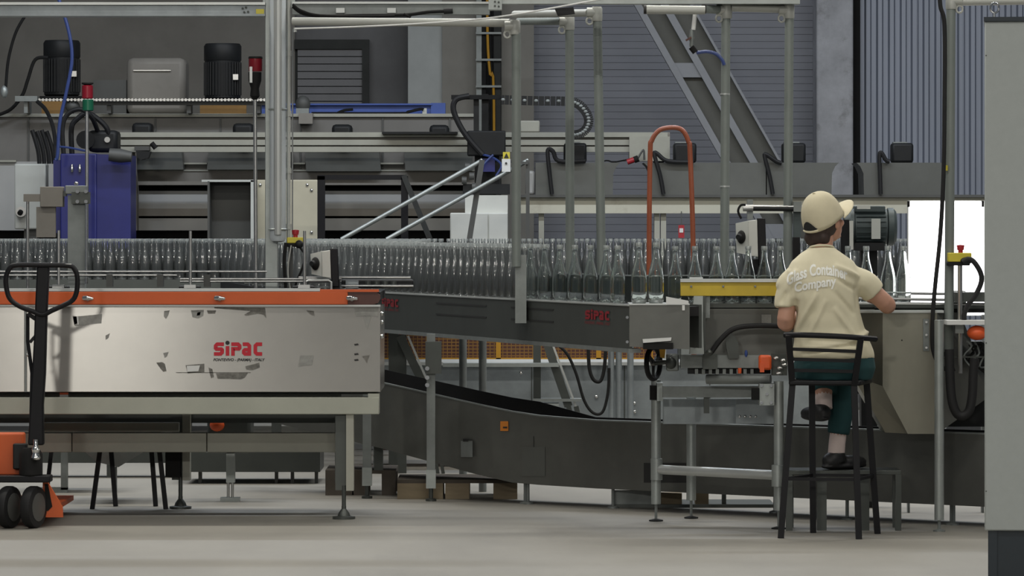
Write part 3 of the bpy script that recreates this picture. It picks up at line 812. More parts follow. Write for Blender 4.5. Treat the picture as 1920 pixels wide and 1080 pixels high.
# guide rails over the belt
D = 21.55
for yy, xa, xb in ((516, -220, 332), (523, 338, 640), (527.5, 338, 640), (509, -220, 500), (520, 560, 770), (536, 640, 775)):
    MB().cyl(P(xa, yy, D), P(xb, yy, D), 0.0062, n=10).build('guide_rail', 'brushed', t)
for xx in (205, 300, 388):
    B(xx - 6, xx + 6, 515, 538, D - 0.01, 0.05).build('rail_bracket', 'grey_machine_dark', t)
for xx, ya in ((110, 432), (357, 433), (571, 433)):
    MB().cyl(P(xx, ya, DA + 0.1), P(xx, 541, DA + 0.1), 0.0075, n=10).build('rod', 'brushed', t)
    B(xx - 22, xx + 18, 536, 545, DA + 0.06, 0.08).build('rod_clamp', 'motor_black', t, bev=0.008)
    B(xx - 12, xx + 10, 534, 540, DA + 0.05, 0.05).build('clamp_jaw', 'brushed', t)
B(640, 775, 524, 540, 21.7, 0.1).build('transfer_bar', 'motor_black', t, bev=0.01)
B(648, 672, 526, 540, 21.66, 0.04).build('transfer_block', 'galvanised_blue', t)
for xx in (690, 706, 722, 738):
    MB().cyl(P(xx, 527, 21.68), P(xx, 538, 21.68), 0.016).build('roller', 'steel_dark', t)

# motor and orange indicator under the conveyor
t = thing('floor_pump', 'grey pump body on a bent foot behind the conveyor legs', 'pump')
D = 22.45
B(388, 470, 780, 850, D, 0.3).build('body', 'steel_dark', t, bev=0.02)
B(424, 440, 850, 905, D + 0.05, 0.06).build('leg', 'galvanised', t)
MB().ell(P(407, 797, 22.44), (0.04, 0.03, 0.035), 12, 8).build('orange_cap', 'orange_bright', t)
for xx in (426, 434):
    MB().cyl((X(xx, D), D + .08, 0.02), (X(xx, D), D + .08, 0.16), 0.008).build('spindle', 'brushed', t)
MB().box(X(412, D), X(448, D), D + .04, D + .12, 0, 0.02).build('foot_plate', 'galvanised', t)
t = thing('support_leg', 'dark floor stand with flat foot behind the pallet jack', 'stand')
D = 23.2
B(114, 126, 840, 420 + 11700 / D - 6, D, 0.05).build('post', 'galvanised_dull', t)
MB().box(X(60, D), X(126, D), D, D + 0.05, 0, 0.03).build('foot_bar', 'galvanised_dull', t)
B(60, 200, 800, 842, D, 0.4).build('tray', 'steel_dark', t)
t = thing('drip_tray', 'shallow pale folded tray hanging behind the conveyor rail', 'tray')
MB().pp([(160, 848), (268, 848), (222, 876), (180, 866)], 22.3, 0.5).build('pan', 'galvanised', t)
B(212, 218, 876, 420 + 11700 / 22.4, 22.35, 0.05).build('prop', 'galvanised_dull', t)
t = thing('far_floor_beam', 'long dark low floor beam crossing behind the conveyor legs', 'beam')
D = 24.6
B(-100, 330, 836, 868, D, 0.2).build('beam', 'steel_dark', t)
for xx in (-50, 200, 320):
    B(xx, xx + 10, 868, 420 + 11700 / D, D, 0.08).build('foot', 'steel_dark', t)
t = thing('low_machine_base', 'dark low machine base on short feet behind the rear conveyor leg', 'base')
D = 24.0
B(345, 600, 848, 885, D, 0.5).build('beam', 'steel_dark', t)
for xx in (372, 515, 545, 590):
    B(xx, xx + 6, 885, 420 + 11700 / D, D + .05, 0.05).build('foot', 'grey_machine_dark', t)

# low stool under the conveyor
t = thing('low_stool', 'low black four legged stool pushed under the orange railed conveyor', 'stool')
D = 21.9
zt = Z(818, D)
for (xa, xb, Da) in ((191, 173, 21.88), (206, 217, 22.1), (296, 311, 21.88), (97, 86, 22.5)):
    if xa == 97: continue
    MB().bar((X(xa, Da), Da, zt), (X(xb, Da), Da, 0), 0.024, 0.024).build('leg', 'black_paint', t)
MB().bar((X(282, 22.1), 22.1, zt), (X(292, 22.1), 22.1, 0), 0.024, 0.024).build('leg', 'black_paint', t)
MB().box(X(185, D), X(303, D), 21.86, 22.14, zt, zt + 0.03).build('seat', 'black_paint', t, bev=0.008)
t = thing('tilted_stand', 'thin black sloping prop by the pallet jack', 'prop')
MB().bar(P(97, 842, 22.6), Vector((X(86, 22.6), 22.6, 0)), 0.022, 0.022).build('leg', 'black_paint', t)
B(80, 112, 838, 846, 22.59, 0.06).build('top', 'black_paint', t)

# ------------------------------------------------------------------ posts, lamp column, overhead beams
t = thing('lamp_column', 'tall grey steel column standing behind the orange railed conveyor', 'column')
D = 21.85
MB().box(X(497, D), X(521, D), D, D + 0.06, HT - 0.008, Z(-60, D)).build('post', 'galvanised', t, bev=0.003)
B(493, 552, -30, 14, D + 0.02, 0.06).build('head_plate', 'galvanised', t)
t = thing('tube_lamp', 'unlit grey plastic tube lamp strapped upright on the column', 'lamp')
MB().lathe([(0.02, 0), (0.036, 0.006), (0.043, 0.025), (0.043, 1.75), (0.03, 1.78)], P(521, 454, D - 0.05), 20).build('tube', 'tube_plastic', t)
MB().lathe([(0.020, 0.0), (0.022, 0.1), (0.022, 1.3)], P(521, 440, D - 0.085), 10).build('reflector', 'alu_light', t)
for yy in (205, 430):
    MB().tube([P(521, yy, D - 0.05) + Vector((0.046 * math.cos(a), 0.046 * math.sin(a), 0)) for a in [2 * PI * k / 16 for k in range(16)]], 0.005, 6, closed=True).build('strap', 'galvanised', t)
t = thing('conduit', 'thin pale conduit with clips running up the lamp column', 'conduit')
MB().cyl(P(541, 470, D), P(541, -60, D), 0.011, n=10).build('pipe', 'pipe_fitting', t)
for yy in (100, 213, 320, 425):
    MB().cyl(P(541, yy + 5, D), P(541, yy - 5, D), 0.015, n=10).build('clip', 'pipe_fitting', t)
MB().cyl(P(548, 470, D + .03), P(549, 55, D + .03), 0.004, n=6).build('wire', 'brushed', t)
MB().cyl(P(553, 60, D), P(553, 52, D), 0.01).build('wire_end', 'alu_light', t)

t = thing('top_beam', 'pale grey steel channel beam spanning the top left to the column', 'beam')
B(-260, 497, 9, 28, D, 0.12).build('web', 'galvanised_blue', t)
B(-260, 497, 4, 9, D - 0.03, 0.18).build('flange', 'alu_light', t)
B(-260, 497, 26, 30, D - 0.02, 0.16).build('flange', 'galvanised_blue', t)
for xx, yy in ((455, 16), (461, 14), (458, 23), (465, 22)):
    MB().cyl(P(xx, yy, D), P(xx, yy, D - 0.01), 0.006).build('bolt', 'steel_dark', t)
B(480, 495, 17, 28, D - 0.012, 0.012).build('yellow_tag', 'yellow_plastic', t)
t = thing('cable_tray', 'dark cable tray beam with light lip above the pipe rail', 'cable tray')
B(548, 918, 3, 7, D, 0.12).build('lip', 'alu_light', t)
B(548, 918, 7, 27, D + 0.02, 0.08).build('channel', 'galvanised_dull', t)
for xx in (630, 726):
    B(xx, xx + 16, 15, 24, D - 0.01, 0.03).build('clamp', 'alu_light', t)
T([(549, 12), (570, 26), (610, 30), (680, 29), (760, 28), (800, 23), (835, 21)], D - 0.03, 0.009, 8, 5).build('cable', 'black_matte', t)
T([(549, 8), (565, 20), (600, 29), (680, 31), (740, 30)], D - 0.045, 0.007, 8, 5).build('cable', 'black_matte', t)
MB().cyl(P(832, 21, D - 0.03), P(849, 20, D - 0.03), 0.016).build('connector', 'motor_black', t)
MB().cyl(P(770, 33, D - 0.035), P(757, 26, D - 0.035), 0.007).build('clip', 'black_matte', t)

t = thing('overhead_beam', 'grey steel beam along the very top over the pipe frames', 'beam')
B(916, 1500, -40, 7, 21.2, 0.1).build('web', 'galvanised', t)
B(916, 941, -40, 18, 21.18, 0.12).build('end_plate', 'galvanised', t)
for xx, yy in ((928, 3), (935, 4), (928, 11), (935, 12)):
    MB().cyl(P(xx, yy, 21.18), P(xx, yy, 21.17), 0.005).build('bolt', 'steel_dark', t)
tag(MB().tube([P(553, 54, 21.6), P(700, 49, 21.4), P(850, 40, 21.2), P(960, 28, 21.1), P(1130, -2, 21.0)], 0.0045, 6, sm=5).build('rope', 'paper'),
    'thin white rope slanting from the column up to the overhead beam', 'rope')

def elbow(parent, px, py, D, left=True):
    c = P(px, py, D); e = MB()
    e.lathe([(0.027, -0.035), (0.029, -0.03), (0.029, 0.03), (0.024, 0.04)], c, 16)
    s = -1 if left else 1
    e.lathe([(0.026, 0), (0.028, 0.01), (0.028, 0.05), (0.026, 0.052)], c + Vector((0, 0, 0.008)), 16, (s, 0, 0))
    o = e.build('elbow', 'pipe_fitting', parent)
    lug = c + Vector((s * 0.038, -0.01, -0.035))
    MB().tube([lug + Vector((0.016 * math.cos(a), 0, 0.018 * math.sin(a))) for a in [2 * PI * k / 12 for k in range(12)]], 0.006, 8, closed=True).build('set_screw_lug', 'pipe_fitting', o)

def pipe(parent, p, q, r=0.0235, m='pipe_grey', name='post'):
    return MB().cyl(p, q, r, n=18).build(name, m, parent)

# pipe frame on the slanted conveyor
t = thing('pipe_frame', 'grey tubular guard frame of three posts over the slanted conveyor', 'pipe frame')
pipe(t, P(968, 62, 21.35), P(968, 470, 21.35))
B(966, 987, 478, 606, 21.36, 0.02).build('mount_plate', 'galvanised_dull', t)
B(972, 984, 566, 602, 21.375, 0.09).build('stand_off', 'galvanised_dull', t)
pipe(t, P(968, 470, 21.35), P(968, 500, 21.35))
pipe(t, P(1068, 50, 22.002), P(1069, 575, 22.002))
pipe(t, P(1120, 34, 21.551), P(1129, 575, 21.551))
elbow(t, 965, 52, 21.35); elbow(t, 1067, 44, 22.002); elbow(t, 1119, 27, 21.551)
pipe(t, P(549, 40, 21.7), P(956, 43, 21.36), 0.0215, 'pipe_fitting', 'rail')
pipe(t, P(973, 40, 22.9), P(1054, 40, 22.002), 0.02, 'pipe_grey', 'rail')
pipe(t, P(965, 27, 22.5), P(1104, 24, 21.551), 0.02, 'pipe_fitting', 'rail')
MB().pp([(1040, 16), (1075, 13), (1078, 26), (1046, 30)], 21.08, 0.03).build('clamp', 'motor_black', t)
# pipe frame over the inspection conveyor
t = thing('pipe_frame', 'grey tubular guard frame of two posts beside the seated worker', 'pipe frame')
pipe(t, P(1361, 30, 21.3), P(1358, 590, 21.3))
pipe(t, P(1480, 34, 21.3), P(1476, 590, 21.3))
MB().cyl(P(1359.5, 175, 21.3), P(1359.5, 178, 21.3), 0.0255, n=18).build('band', 'alu_light', t)
MB().cyl(P(1359, 348, 21.3), P(1359, 351, 21.3), 0.0255, n=18).build('band', 'alu_light', t)
elbow(t, 1362, 22, 21.3); elbow(t, 1479, 22, 21.3)
for xx in (1358, 1476):
    B(xx - 8, xx + 8, 585.4, 600, 20.70, 0.62).build('mount_bracket', 'galvanised_dull', t)
pipe(t, P(1208, 18, 20.9), P(1322, 19, 20.9), 0.022, 'pipe_fitting', 'rail')
MB().cyl(P(1207, 18, 20.9), P(1212, 18, 20.9), 0.0225).build('rail_mouth', 'ink', t)
pipe(t, P(1318, 17, 21.2), P(1350, 18, 21.3), 0.022, 'pipe_grey', 'rail')
MB().cyl(P(1316, 17, 21.2), P(1324, 17, 21.2), 0.0225).build('rail_mouth', 'ink', t)
pipe(t, P(1372, 14, 21.3), P(1468, 17, 21.3), 0.021, 'pipe_fitting', 'rail')
# air hose drop
t = thing('air_drop', 'brass valve with blue hose hanging from the pipe end', 'valve')
D = 21.25
MB().cyl(P(1303, 27, D), P(1300, 56, D), 0.011).build('nipple', 'paper', t)
MB().lathe([(0.010, 0), (0.013, 0.01), (0.010, 0.03), (0.014, 0.045), (0.009, 0.09)], P(1297, 88, D), 12).build('valve', 'galvanised_dull', t)
MB().bar(P(1286, 76, D - .02), P(1296, 70, D - .02), 0.012, 0.01).build('lever', 'red_brown_dark', t)
MB().cyl(P(1296, 88, D), P(1304, 98, D), 0.016).build('coupling', 'black_matte', t)
T([(1306, 99), (1325, 97), (1342, 101), (1353, 111), (1358, 122)], D, 0.009, 8, 5).build('hose', 'blue_hose', t)

# red signal lamp on a slim pole
t = thing('signal_lamp', 'signal lamp with one red lens on slim pole beside the column', 'lamp')
D = 21.9
MB().cyl(P(478, 185, D), Vector((X(480, D), D, HT - 0.008)), 0.010, n=10).build('pole', 'brushed', t)
MB().lathe([(0.034, 0), (0.036, 0.004), (0.036, 0.07), (0.03, 0.075)], P(479, 134, D), 16).build('red_lens', 'red_lens', t)
MB().lathe([(0.03, 0), (0.039, 0.004), (0.036, 0.014)], P(479, 111, D), 16).build('cap', 'black_matte', t)
MB().lathe([(0.012, 0), (0.026, 0.02), (0.022, 0.06), (0.034, 0.1), (0.035, 0.145)], P(478, 187, D), 16).build('base', 'black_matte', t)
B(468, 473, 125, 155, D - 0.04, 0.02).build('bracket', 'alu_light', t)

# emergency stop and switch box on the left conveyor
def estop(t, cx, y0, y1, D, wpx):
    B(cx - wpx / 2, cx + wpx / 2, y0, y1, D, 0.06).build('box', 'yellow_plastic', t, bev=0.004)
    B(cx - wpx / 2 - 2, cx + wpx / 2 - 3, y1, y1 + 7, D, 0.06).build('base', 'black_matte', t, bev=0.004)
    c = P(cx + 1, y0, D + 0.03)
    MB().lathe([(0.012, 0), (0.012, 0.012), (0.016, 0.014), (0.019, 0.034), (0.018, 0.038), (0, 0.04)], c, 16).build('button', 'red_plastic', t)
t = thing('emergency_stop', 'yellow emergency stop box with red button and dangling cables', 'switch')
D = 21.62
estop(t, 553, 445, 456, D, 30)
MB().cyl(P(545, 452, D + 0.05), P(545, 546, D + 0.05), 0.012).build('stalk', 'grey_machine_dark', t)
MB().ell(P(561, 458, D - 0.02), (0.022, 0.02, 0.022), 12, 8).build('gland', 'motor_black', t)
T([(561, 462), (572, 480), (566, 505), (556, 528), (553, 542)], D - 0.02, 0.006, 8, 5).build('cable', 'black_matte', t)
T([(546, 460), (541, 490), (540, 515), (544, 542)], D - 0.015, 0.004, 8, 5).build('cable', 'pipe_fitting', t)
T([(536, 455), (533, 490), (536, 540)], D - 0.01, 0.009, 8, 5).build('cable', 'black_matte', t)

def switch_box(label, x0, x1, y0, y1, D, skew=6):
    t = thing('switch_box', label, 'switch box')
    wd = x1 - x0
    xs = x0 + wd * 0.42; xb = x0 + wd * 0.72
    MB().pp([(x0, y0 + skew), (xs, y0 + 1), (xs, y1 - 10), (x0 + 2, y1 - 14)], D + 0.005, 0.05).build('side', 'pale_box', t)
    MB().pp([(xs, y0 + 1), (xb, y0 - 1), (xb + 2, y1 - 6), (xs, y1 - 9)], D, 0.06).build('front', 'white_box', t, bev=0.003)
    MB().pp([(xb, y0 - 4), (x1, y0 - 4), (x1 + 3, y1 + 10), (xb + 3, y1 + 10)], D + 0.01, 0.05).build('back_plate', 'black_paint', t, bev=0.004)
    c = P(x0 + wd * 0.18, y0 + (y1 - y0) * 0.42, D - 0.01)
    MB().ell(c, (0.022, 0.03, 0.034), 16, 10).build('knob', 'black_matte', t)
    MB().lathe([(0.017, -0.004), (0.019, 0), (0.013, 0.012), (0, 0.012)], c + Vector((-0.012, -0.02, 0)), 14, (-0.5, -0.8, 0)).build('knob_cap', 'motor_black', t)
    return t
t = switch_box('pale switch box with black knob on the orange railed conveyor end', 582, 633, 470, 528, 21.38)
MB().tube([P(573, 545.5, 21.33), P(573, 529, 21.33), P(578, 526, 21.33), P(616, 526, 21.33), P(621, 529, 21.33), P(621, 545.5, 21.33)], 0.006, 8).build('bracket', 'alu_light', t)
B(618, 637, 525, 547, 21.40, 0.05).build('stalk', 'black_paint', t)
t = switch_box('pale switch box with black knob on the post beside the worker', 1380, 1435, 413, 488, 21.0)
B(1412, 1437, 486, 572, 21.03, 0.05).build('stalk', 'black_paint', t)
B(1412, 1437, 552, 572, 20.943, 0.1).build('mount_bracket', 'black_paint', t)
T([(1390, 410), (1384, 396), (1389, 385), (1398, 384)], 21.02, 0.006, 8, 5).build('cable', 'black_matte', t)
T([(1404, 490), (1400, 520), (1408, 545), (1404, 575)], 21.02, 0.007, 8, 5).build('cable', 'black_matte', t)

# clamp fixture on the left
t = thing('clamp_fixture', 'dull steel clamp fixture on a broad post before the bottle line', 'fixture')
D = 21.86
zb = HT - 0.3
MB().box(X(127, D), X(159, D), D, D + 0.08, HT - 0.008, Z(366, D)).build('column', 'galvanised_dull', t)
MB().cyl(P(162, 372, D - 0.02), P(162, 532, D - 0.02), 0.008).build('rod', 'chrome', t)
B(122, 160, 348, 364, D - 0.03, 0.12).build('head', 'galvanised_dull', t, bev=0.004)
B(134, 166, 360, 382, D - 0.05, 0.1).build('jaw', 'steel_dark', t)
for yy in (359, 378):
    for xx in (145, 161):
        MB().cyl(P(xx, yy, D - 0.05), P(xx, yy, D - 0.075), 0.01, n=8).build('bolt', 'chrome', t)
B(75, 118, 350, 388, D - 0.01, 0.08).build('block', 'brown_machine', t, bev=0.003)
B(117, 124, 358, 368, D, 0.05).build('link', 'steel_dark', t)
B(44, 76, 364, 378, D, 0.05).build('arm', 'brown_machine', t)
MB().cyl(P(52, 376, D + 0.02), P(52, 541, D + 0.02), 0.008).build('rod', 'brushed', t)
B(68, 104, 388, 445, D + 0.02, 0.03).build('plate', 'brown_machine', t)
MB().ell(P(143, 344, D), (0.012, 0.012, 0.01), 8, 6).build('nut', 'brushed', t)

# ------------------------------------------------------------------ slanted bottle conveyor
A = Vector((-0.76, 23.8)); Bv = Vector((0.564, 20.0))
dv = (Bv - A).normalized(); nv = Vector((-dv.y, dv.x))      # nv points to the far side
HB = 1.105
t = slant = thing('bottle_conveyor', 'dark sheet steel bottle conveyor slanting out from behind the left conveyor', 'conveyor')
def sl(u, v, z):                                              # u along the belt from its far end, v across
    p = A + dv * u + nv * v
    return Vector((p.x, p.y, z))
LEN = (Bv - A).length
def slab(u0, u1, v0, v1, z0, z1):
    vs = [sl(u, v, z) for z in (z0, z1) for v in (v0, v1) for u in (u0, u1)]
    return MB().add(vs, [(0, 2, 3, 1), (4, 5, 7, 6), (0, 1, 5, 4), (2, 6, 7, 3), (0, 4, 6, 2), (1, 3, 7, 5)])
side = slab(-0.6, LEN, 0, 0.015, HB - 0.205, HB).build('side_panel', 'steel_dark', t)
slab(-0.6, LEN, -0.006, 0.02, HB, HB + 0.008).build('panel_lip', 'alu_light', t)
slab(-0.6, LEN, 0.02, 0.36, HB - 0.05, HB - 0.004).build('belt', 'rubber', t)
slab(-0.6, LEN, 0.36, 0.375, HB - 0.205, HB + 0.005).build('far_panel', 'steel_dark', t)
slab(1.45, 3.18, 0.375, 0.39, HB - 0.1, HB + 0.13).build('back_guard', 'guard_dark', t)
slab(1.45, 3.18, 0.37, 0.395, HB + 0.13, HB + 0.136).build('guard_lip', 'galvanised_dull', t)
slab(-0.6, LEN, -0.004, 0.06, HB - 0.225, HB - 0.205).build('frame_rail', 'galvanised_dull', t)
end = MB().prism([P(1180, 571, 20.0), P(1293, 571, 19.97), P(1293, 655, 19.97), P(1180, 650, 20.0)], (0.0, 0.14, 0)).build('end_panel', 'cullet_steel', t)
MB().prism([P(1180, 569.5, 19.995), P(1293, 569.5, 19.965), P(1293, 572, 19.965), P(1180, 572, 19.995)], (0, 0.35, 0)).build('end_lip', 'alu_light', t)
MB().pp([(1249, 556), (1291, 564), (1291, 571), (1249, 571)], 19.96, 0.006).build('label_card', 'paper', end)
MB().pp([(1205, 636), (1259, 633), (1258, 639), (1206, 643)], 19.95, 0.03).build('bracket', 'paper', end)
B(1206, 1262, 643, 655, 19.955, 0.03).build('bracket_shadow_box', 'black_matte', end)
B(1279, 1284, 572, 582, 19.962, 0.01).build('tag', 'paper', end)
for yy in (595, 641):
    MB().cyl(P(1176, yy, 20.0), P(1176, yy, 19.985), 0.007).build('bolt', 'chrome', end)
for u0, u1 in ((1.05, 1.9), (2.3, 2.95)):
    for zz in (HB - 0.035, HB - 0.095):
        slab(u0, u1, -0.003, 0.0, zz - 0.008, zz).build('slot', 'ink', side)
def side_logo(u, w_m, h, m):
    o = sl(u, -0.004, HB - 0.075)
    word_logo(o, Vector((dv.x, dv.y, 0)) * (w_m / (3.62 * h)), (0, 0, 1), h, side, m, m)
    text_on('FONTEVIVO - (PARMA) - ITALY', 0.02, sl(u + w_m / 2, -0.004, HB - 0.098), Vector((dv.x, dv.y, 0)) * 1.3, (0, 0, 1), 'subtitle', m, side, shear=0.2)
side_logo(3.42, 0.34, 0.045, 'logo_red_dull')
side_logo(0.03, 0.34, 0.045, 'logo_red_dull')
# legs of the slanted conveyor
for px, fy, D in ((808, 940, 22.5), (688, 935, 22.72)):
    zt = HB - 0.2
    o = MB().box(X(px - 8, D), X(px + 8, D), D, D + 0.05, 0.09, zt).build('leg', 'galvanised_dull', t)
    MB().box(X(px - 9, D), X(px + 9, D), D - 0.006, D + 0.05, 0.07, 0.17).build('leg_sleeve', 'galvanised', o)
    MB().lathe([(0.03, 0), (0.03, 0.012), (0.012, 0.016), (0.012, 0.07)], (X(px, D), D + 0.02, 0), 14).build('foot', 'steel_dark', o)
for px, D in ((905, 23.3), (868, 23.6)):
    MB().cyl((X(px, D), D, 0), (X(px, D), D, HB - 0.2), 0.022, n=14).build('leg', 'galvanised_dull', t)
MB().box(X(798, 22.5), X(828, 22.5), 22.44, 22.5, Z(700, 22.5), Z(640, 22.5)).build('bracket', 'steel_dark', t)
for yy in (691, 708, 722):
    MB().cyl(P(801, yy, 22.44), P(801, yy, 22.42), 0.012, n=8).build('bolt', 'chrome', t)

# stairs and steel behind it
t = thing('step_ladder', 'dark steel step frame with sloping stringers under the slanted conveyor', 'steps')
D = 25.0
for xa, xb, ya, yb, m in ((765, 800, 630, 712, 'alu_light'), (750, 790, 630, 712, 'steel_dark'), (1024, 1066, 640, 762, 'steel_dark'), (1034, 1080, 640, 762, 'alu_light')):
    MB().bar(P(xa, ya, D), P(xb, yb, D), 0.02, 0.05 if m == 'steel_dark' else 0.012, up=(0, 0, 1)).build('stringer', m, t)
    zq = P(xb, yb, D)
    MB().bar(zq, Vector((zq.x + 0.1, D, 0)), 0.02, 0.03).build('leg', 'steel_dark', t)
for ya in (684, 760):
    B(830, 1048, ya - 3, ya + 4, D - 0.06, 0.2).build('tread', 'galvanised', t)
B(1000, 1014, 644, 420 + 11700 / D, D + .02, 0.05).build('post', 'steel_dark', t)
B(745, 762, 628, 420 + 11700 / D, D + .02, 0.05).build('post', 'steel_dark', t)
B(1000, 1090, 748, 753, D - 0.03, 0.15).build('tread', 'galvanised_dull', t)

t = thing('rear_conveyor', 'galvanised low rear conveyor body under the slanted conveyor', 'conveyor')
D = 25.6
B(640, 1560, 684, 795, D, 0.5).build('body', 'galvanised_blue', t)
B(640, 1560, 679, 685, D - 0.04, 0.56).build('lip', 'alu_light', t)
for xx in (905, 996, 1170, 1330):
    B(xx, xx + 2, 686, 795, D - 0.006, 0.01).build('seam', 'steel_dark', t)
for xx, yy in ((977, 699), (1118, 744), (1190, 772), (1189, 756), (1141, 697)):
    MB().ell(P(xx, yy, D), (0.012, 0.01, 0.012), 8, 6).build('bolt', 'chrome', t)
for xx in (700, 1000, 1300, 1500):
    B(xx, xx + 14, 795, 420 + 11700 / D, D + 0.1, 0.08).build('leg', 'galvanised_dull', t)
t = thing('yellow_guard', 'yellow framed mesh guard glimpsed below the slanted conveyor', 'guard')
D = 27.0
B(700, 1230, 671, 677, D, 0.04).build('rail', 'guard_yellow', t)
B(700, 1230, 612, 618, D, 0.04).build('rail', 'guard_yellow', t)
for xx in (735, 930, 1118, 1215):
    B(xx, xx + 9, 612, 420 + 11700 / D, D, 0.04).build('post', 'guard_yellow', t)
for i in range(66):
    xx = 702 + i * 8
    B(xx, xx + 1.6, 618, 672, D + 0.015, 0.006).build('mesh_wire', 'mesh_orange', t)
for i in range(8):
    B(700, 1230, 622 + i * 6.3, 624 + i * 6.3, D + 0.02, 0.006).build('mesh_wire', 'mesh_orange', t)
tag(B(700, 1230, 606, 420 + 11700 / 27.6, 27.6, 0.1).build('rear_guard_wall', 'red_brown_dark'), 'dark brown panel standing behind the yellow mesh guard', 'panel')
t = thing('conduit_bundle', 'two upright grey conduits with looped black cables behind the stand', 'conduits')
D = 25.3
for xx in (1146, 1160, 1182):
    MB().cyl(P(xx, 640, D), Vector((X(xx, D), D, 0)), 0.02, n=12).build('conduit', 'galvanised_blue', t)
T([(1036, 640), (1062, 662), (1080, 700), (1095, 750), (1112, 774), (1130, 772), (1140, 735), (1142, 690)], D - 0.05, 0.009, 8, 6).build('cable', 'black_matte', t)
T([(1103, 650), (1105, 690), (1113, 712), (1126, 714), (1133, 690), (1136, 650)], D - 0.04, 0.011, 8, 6).build('cable', 'black_matte', t)

# ------------------------------------------------------------------ low cullet conveyor
t = thing('cullet_conveyor', 'long low grey cullet conveyor with black belt rising to the left', 'conveyor')
CP = [(-1.35, 23.31, 0.75, 0.39), (-0.718, 22.85, 0.625, 0.268), (-0.2, 22.47, 0.525, 0.15), (0.0, 22.3, 0.490, 0.114), (0.15, 22.19, 0.472, 0.108), (0.45, 21.97, 0.458, 0.103), (2.75, 20.28, 0.458, 0.10)]
def ribbon(pts_lo, pts_hi, th):
    n = len(pts_lo); off = Vector((0, th, 0))
    mb = MB()
    vs = [Vector(p) for p in pts_lo] + [Vector(p) for p in pts_hi] + [Vector(p) + off for p in pts_lo] + [Vector(p) + off for p in pts_hi]
    fs = []
    for i in range(n - 1):
        fs += [(i, i + 1, n + i + 1, n + i), (2 * n + i + 1, 2 * n + i, 3 * n + i, 3 * n + i + 1),
               (n + i, n + i + 1, 3 * n + i + 1, 3 * n + i), (i + 1, i, 2 * n + i, 2 * n + i + 1)]
    fs += [(0, n, 3 * n, 2 * n), (n - 1, 2 * n - 1, 4 * n - 1, 3 * n - 1)]
    return mb.add(vs, fs)
cs = ribbon([(x, y, b) for x, y, a, b in CP], [(x, y, a) for x, y, a, b in CP], 0.015).build('side_panel', 'cullet_steel', t)
ribbon([(x, y - 0.004, a) for x, y, a, b in CP], [(x, y - 0.004, a + 0.008) for x, y, a, b in CP], 0.05).build('panel_lip', 'galvanised_dull', t)
ribbon([(x, y + 0.02, a - 0.05) for x, y, a, b in CP], [(x, y + 0.02, a - 0.03) for x, y, a, b in CP], 0.36).build('belt', 'rubber', t)
ribbon([(x, y + 0.38, b) for x, y, a, b in CP], [(x, y + 0.38, a + 0.06 * (x < 0.3) + 0.004) for x, y, a, b in CP], 0.015).build('far_panel', 'rubber', t)
def cp_at(x):
    for i in range(len(CP) - 1):
        if CP[i][0] <= x <= CP[i + 1][0]:
            k = (x - CP[i][0]) / (CP[i + 1][0] - CP[i][0])
            return [CP[i][j] + k * (CP[i + 1][j] - CP[i][j]) for j in range(4)]
def on_cullet(px):
    lo, hi = -1.3, 2.7
    for _ in range(40):
        m = (lo + hi) / 2; c = cp_at(m)
        if 960 + c[0] * F / c[1] < px: lo = m
        else: hi = m
    return cp_at((lo + hi) / 2)
def on_panel(px0, px1, py0, py1, name, m, dep=0.006):
    a, b = on_cullet(px0), on_cullet(px1)
    D = min(a[1], b[1]) - dep
    MB().prism([P(px0, py0, a[1] - dep), P(px1, py0, b[1] - dep), P(px1, py1, b[1] - dep), P(px0, py1, a[1] - dep)], (0, dep, 0)).build(name, m, cs)
on_panel(938, 953, 790, 808, 'warning_label', 'warn_orange')
on_panel(943, 951, 800, 803, 'label_print', 'ink', 0.008)
on_panel(864, 886, 827, 857, 'latch', 'galvanised_dull', 0.02)
on_panel(868, 878, 823, 828, 'latch_hook', 'ink', 0.024)
on_panel(979, 1022, 838, 893, 'worn_label', 'hood_grey', 0.003)
on_panel(1207, 1300, 868, 905, 'opening', 'ink', 0.003)
on_panel(1000, 1001, 818, 838, 'scratch', 'ink', 0.003)
for px in (985, 990, 1150, 1460, 1530, 1590, 1786, 1790):
    c = on_cullet(px); yy = c[1] + (0.05 if px % 20 else 0.3)
    MB().cyl((c[0], yy, 0.01), (c[0], yy, c[3]), 0.009, n=8).build('foot_spindle', 'galvanised_dull', t)
    MB().lathe([(0.03, 0), (0.03, 0.008), (0.012, 0.014)], (c[0], yy, 0), 12).build('foot', 'galvanised_dull', t)
for px in (640, 700):
    c = on_cullet(px)
    MB().box(c[0], c[0] + 0.05, c[1] + 0.1, c[1] + 0.15, 0.138, c[3] + 0.05).build('leg', 'steel_dark', t)

# pallets and drip trays on the floor
def pallet(label, px0, px1, fy, h, dep, m='wood', blocks=3):
    D = 11700 / (fy - 420); t = thing('pallet', label, 'pallet')
    x0, x1 = X(px0, D), X(px1, D); wdt = x1 - x0
    for k in range(5):
        yy = D + dep * k / 5
        MB().box(x0, x1, yy, yy + dep / 6, h - 0.02, h).build('deck_board', 'wood_dark', t)
    bw = wdt * 0.2
    for k in range(blocks):
        xx = x0 + (wdt - bw) * k / (blocks - 1)
        for j in range(2):
            yy = D + 0.002 + j * (dep - 0.12)
            MB().box(xx, xx + bw * (1.9 if k == 0 else 1), yy, yy + 0.1, 0, h - 0.02).build('block', m, t)
pallet('wooden pallet with pale blocks under the rising cullet conveyor', 745, 970, 936, 0.107, 0.5)
pallet('dark wooden pallet lying behind the end leg of the left conveyor', 610, 742, 929, 0.14, 0.5, 'wood_dark')
t = thing('floor_tray', 'flat grey floor tray with wooden blocks under the cullet conveyor', 'tray')
D = 11700 / (952 - 420)
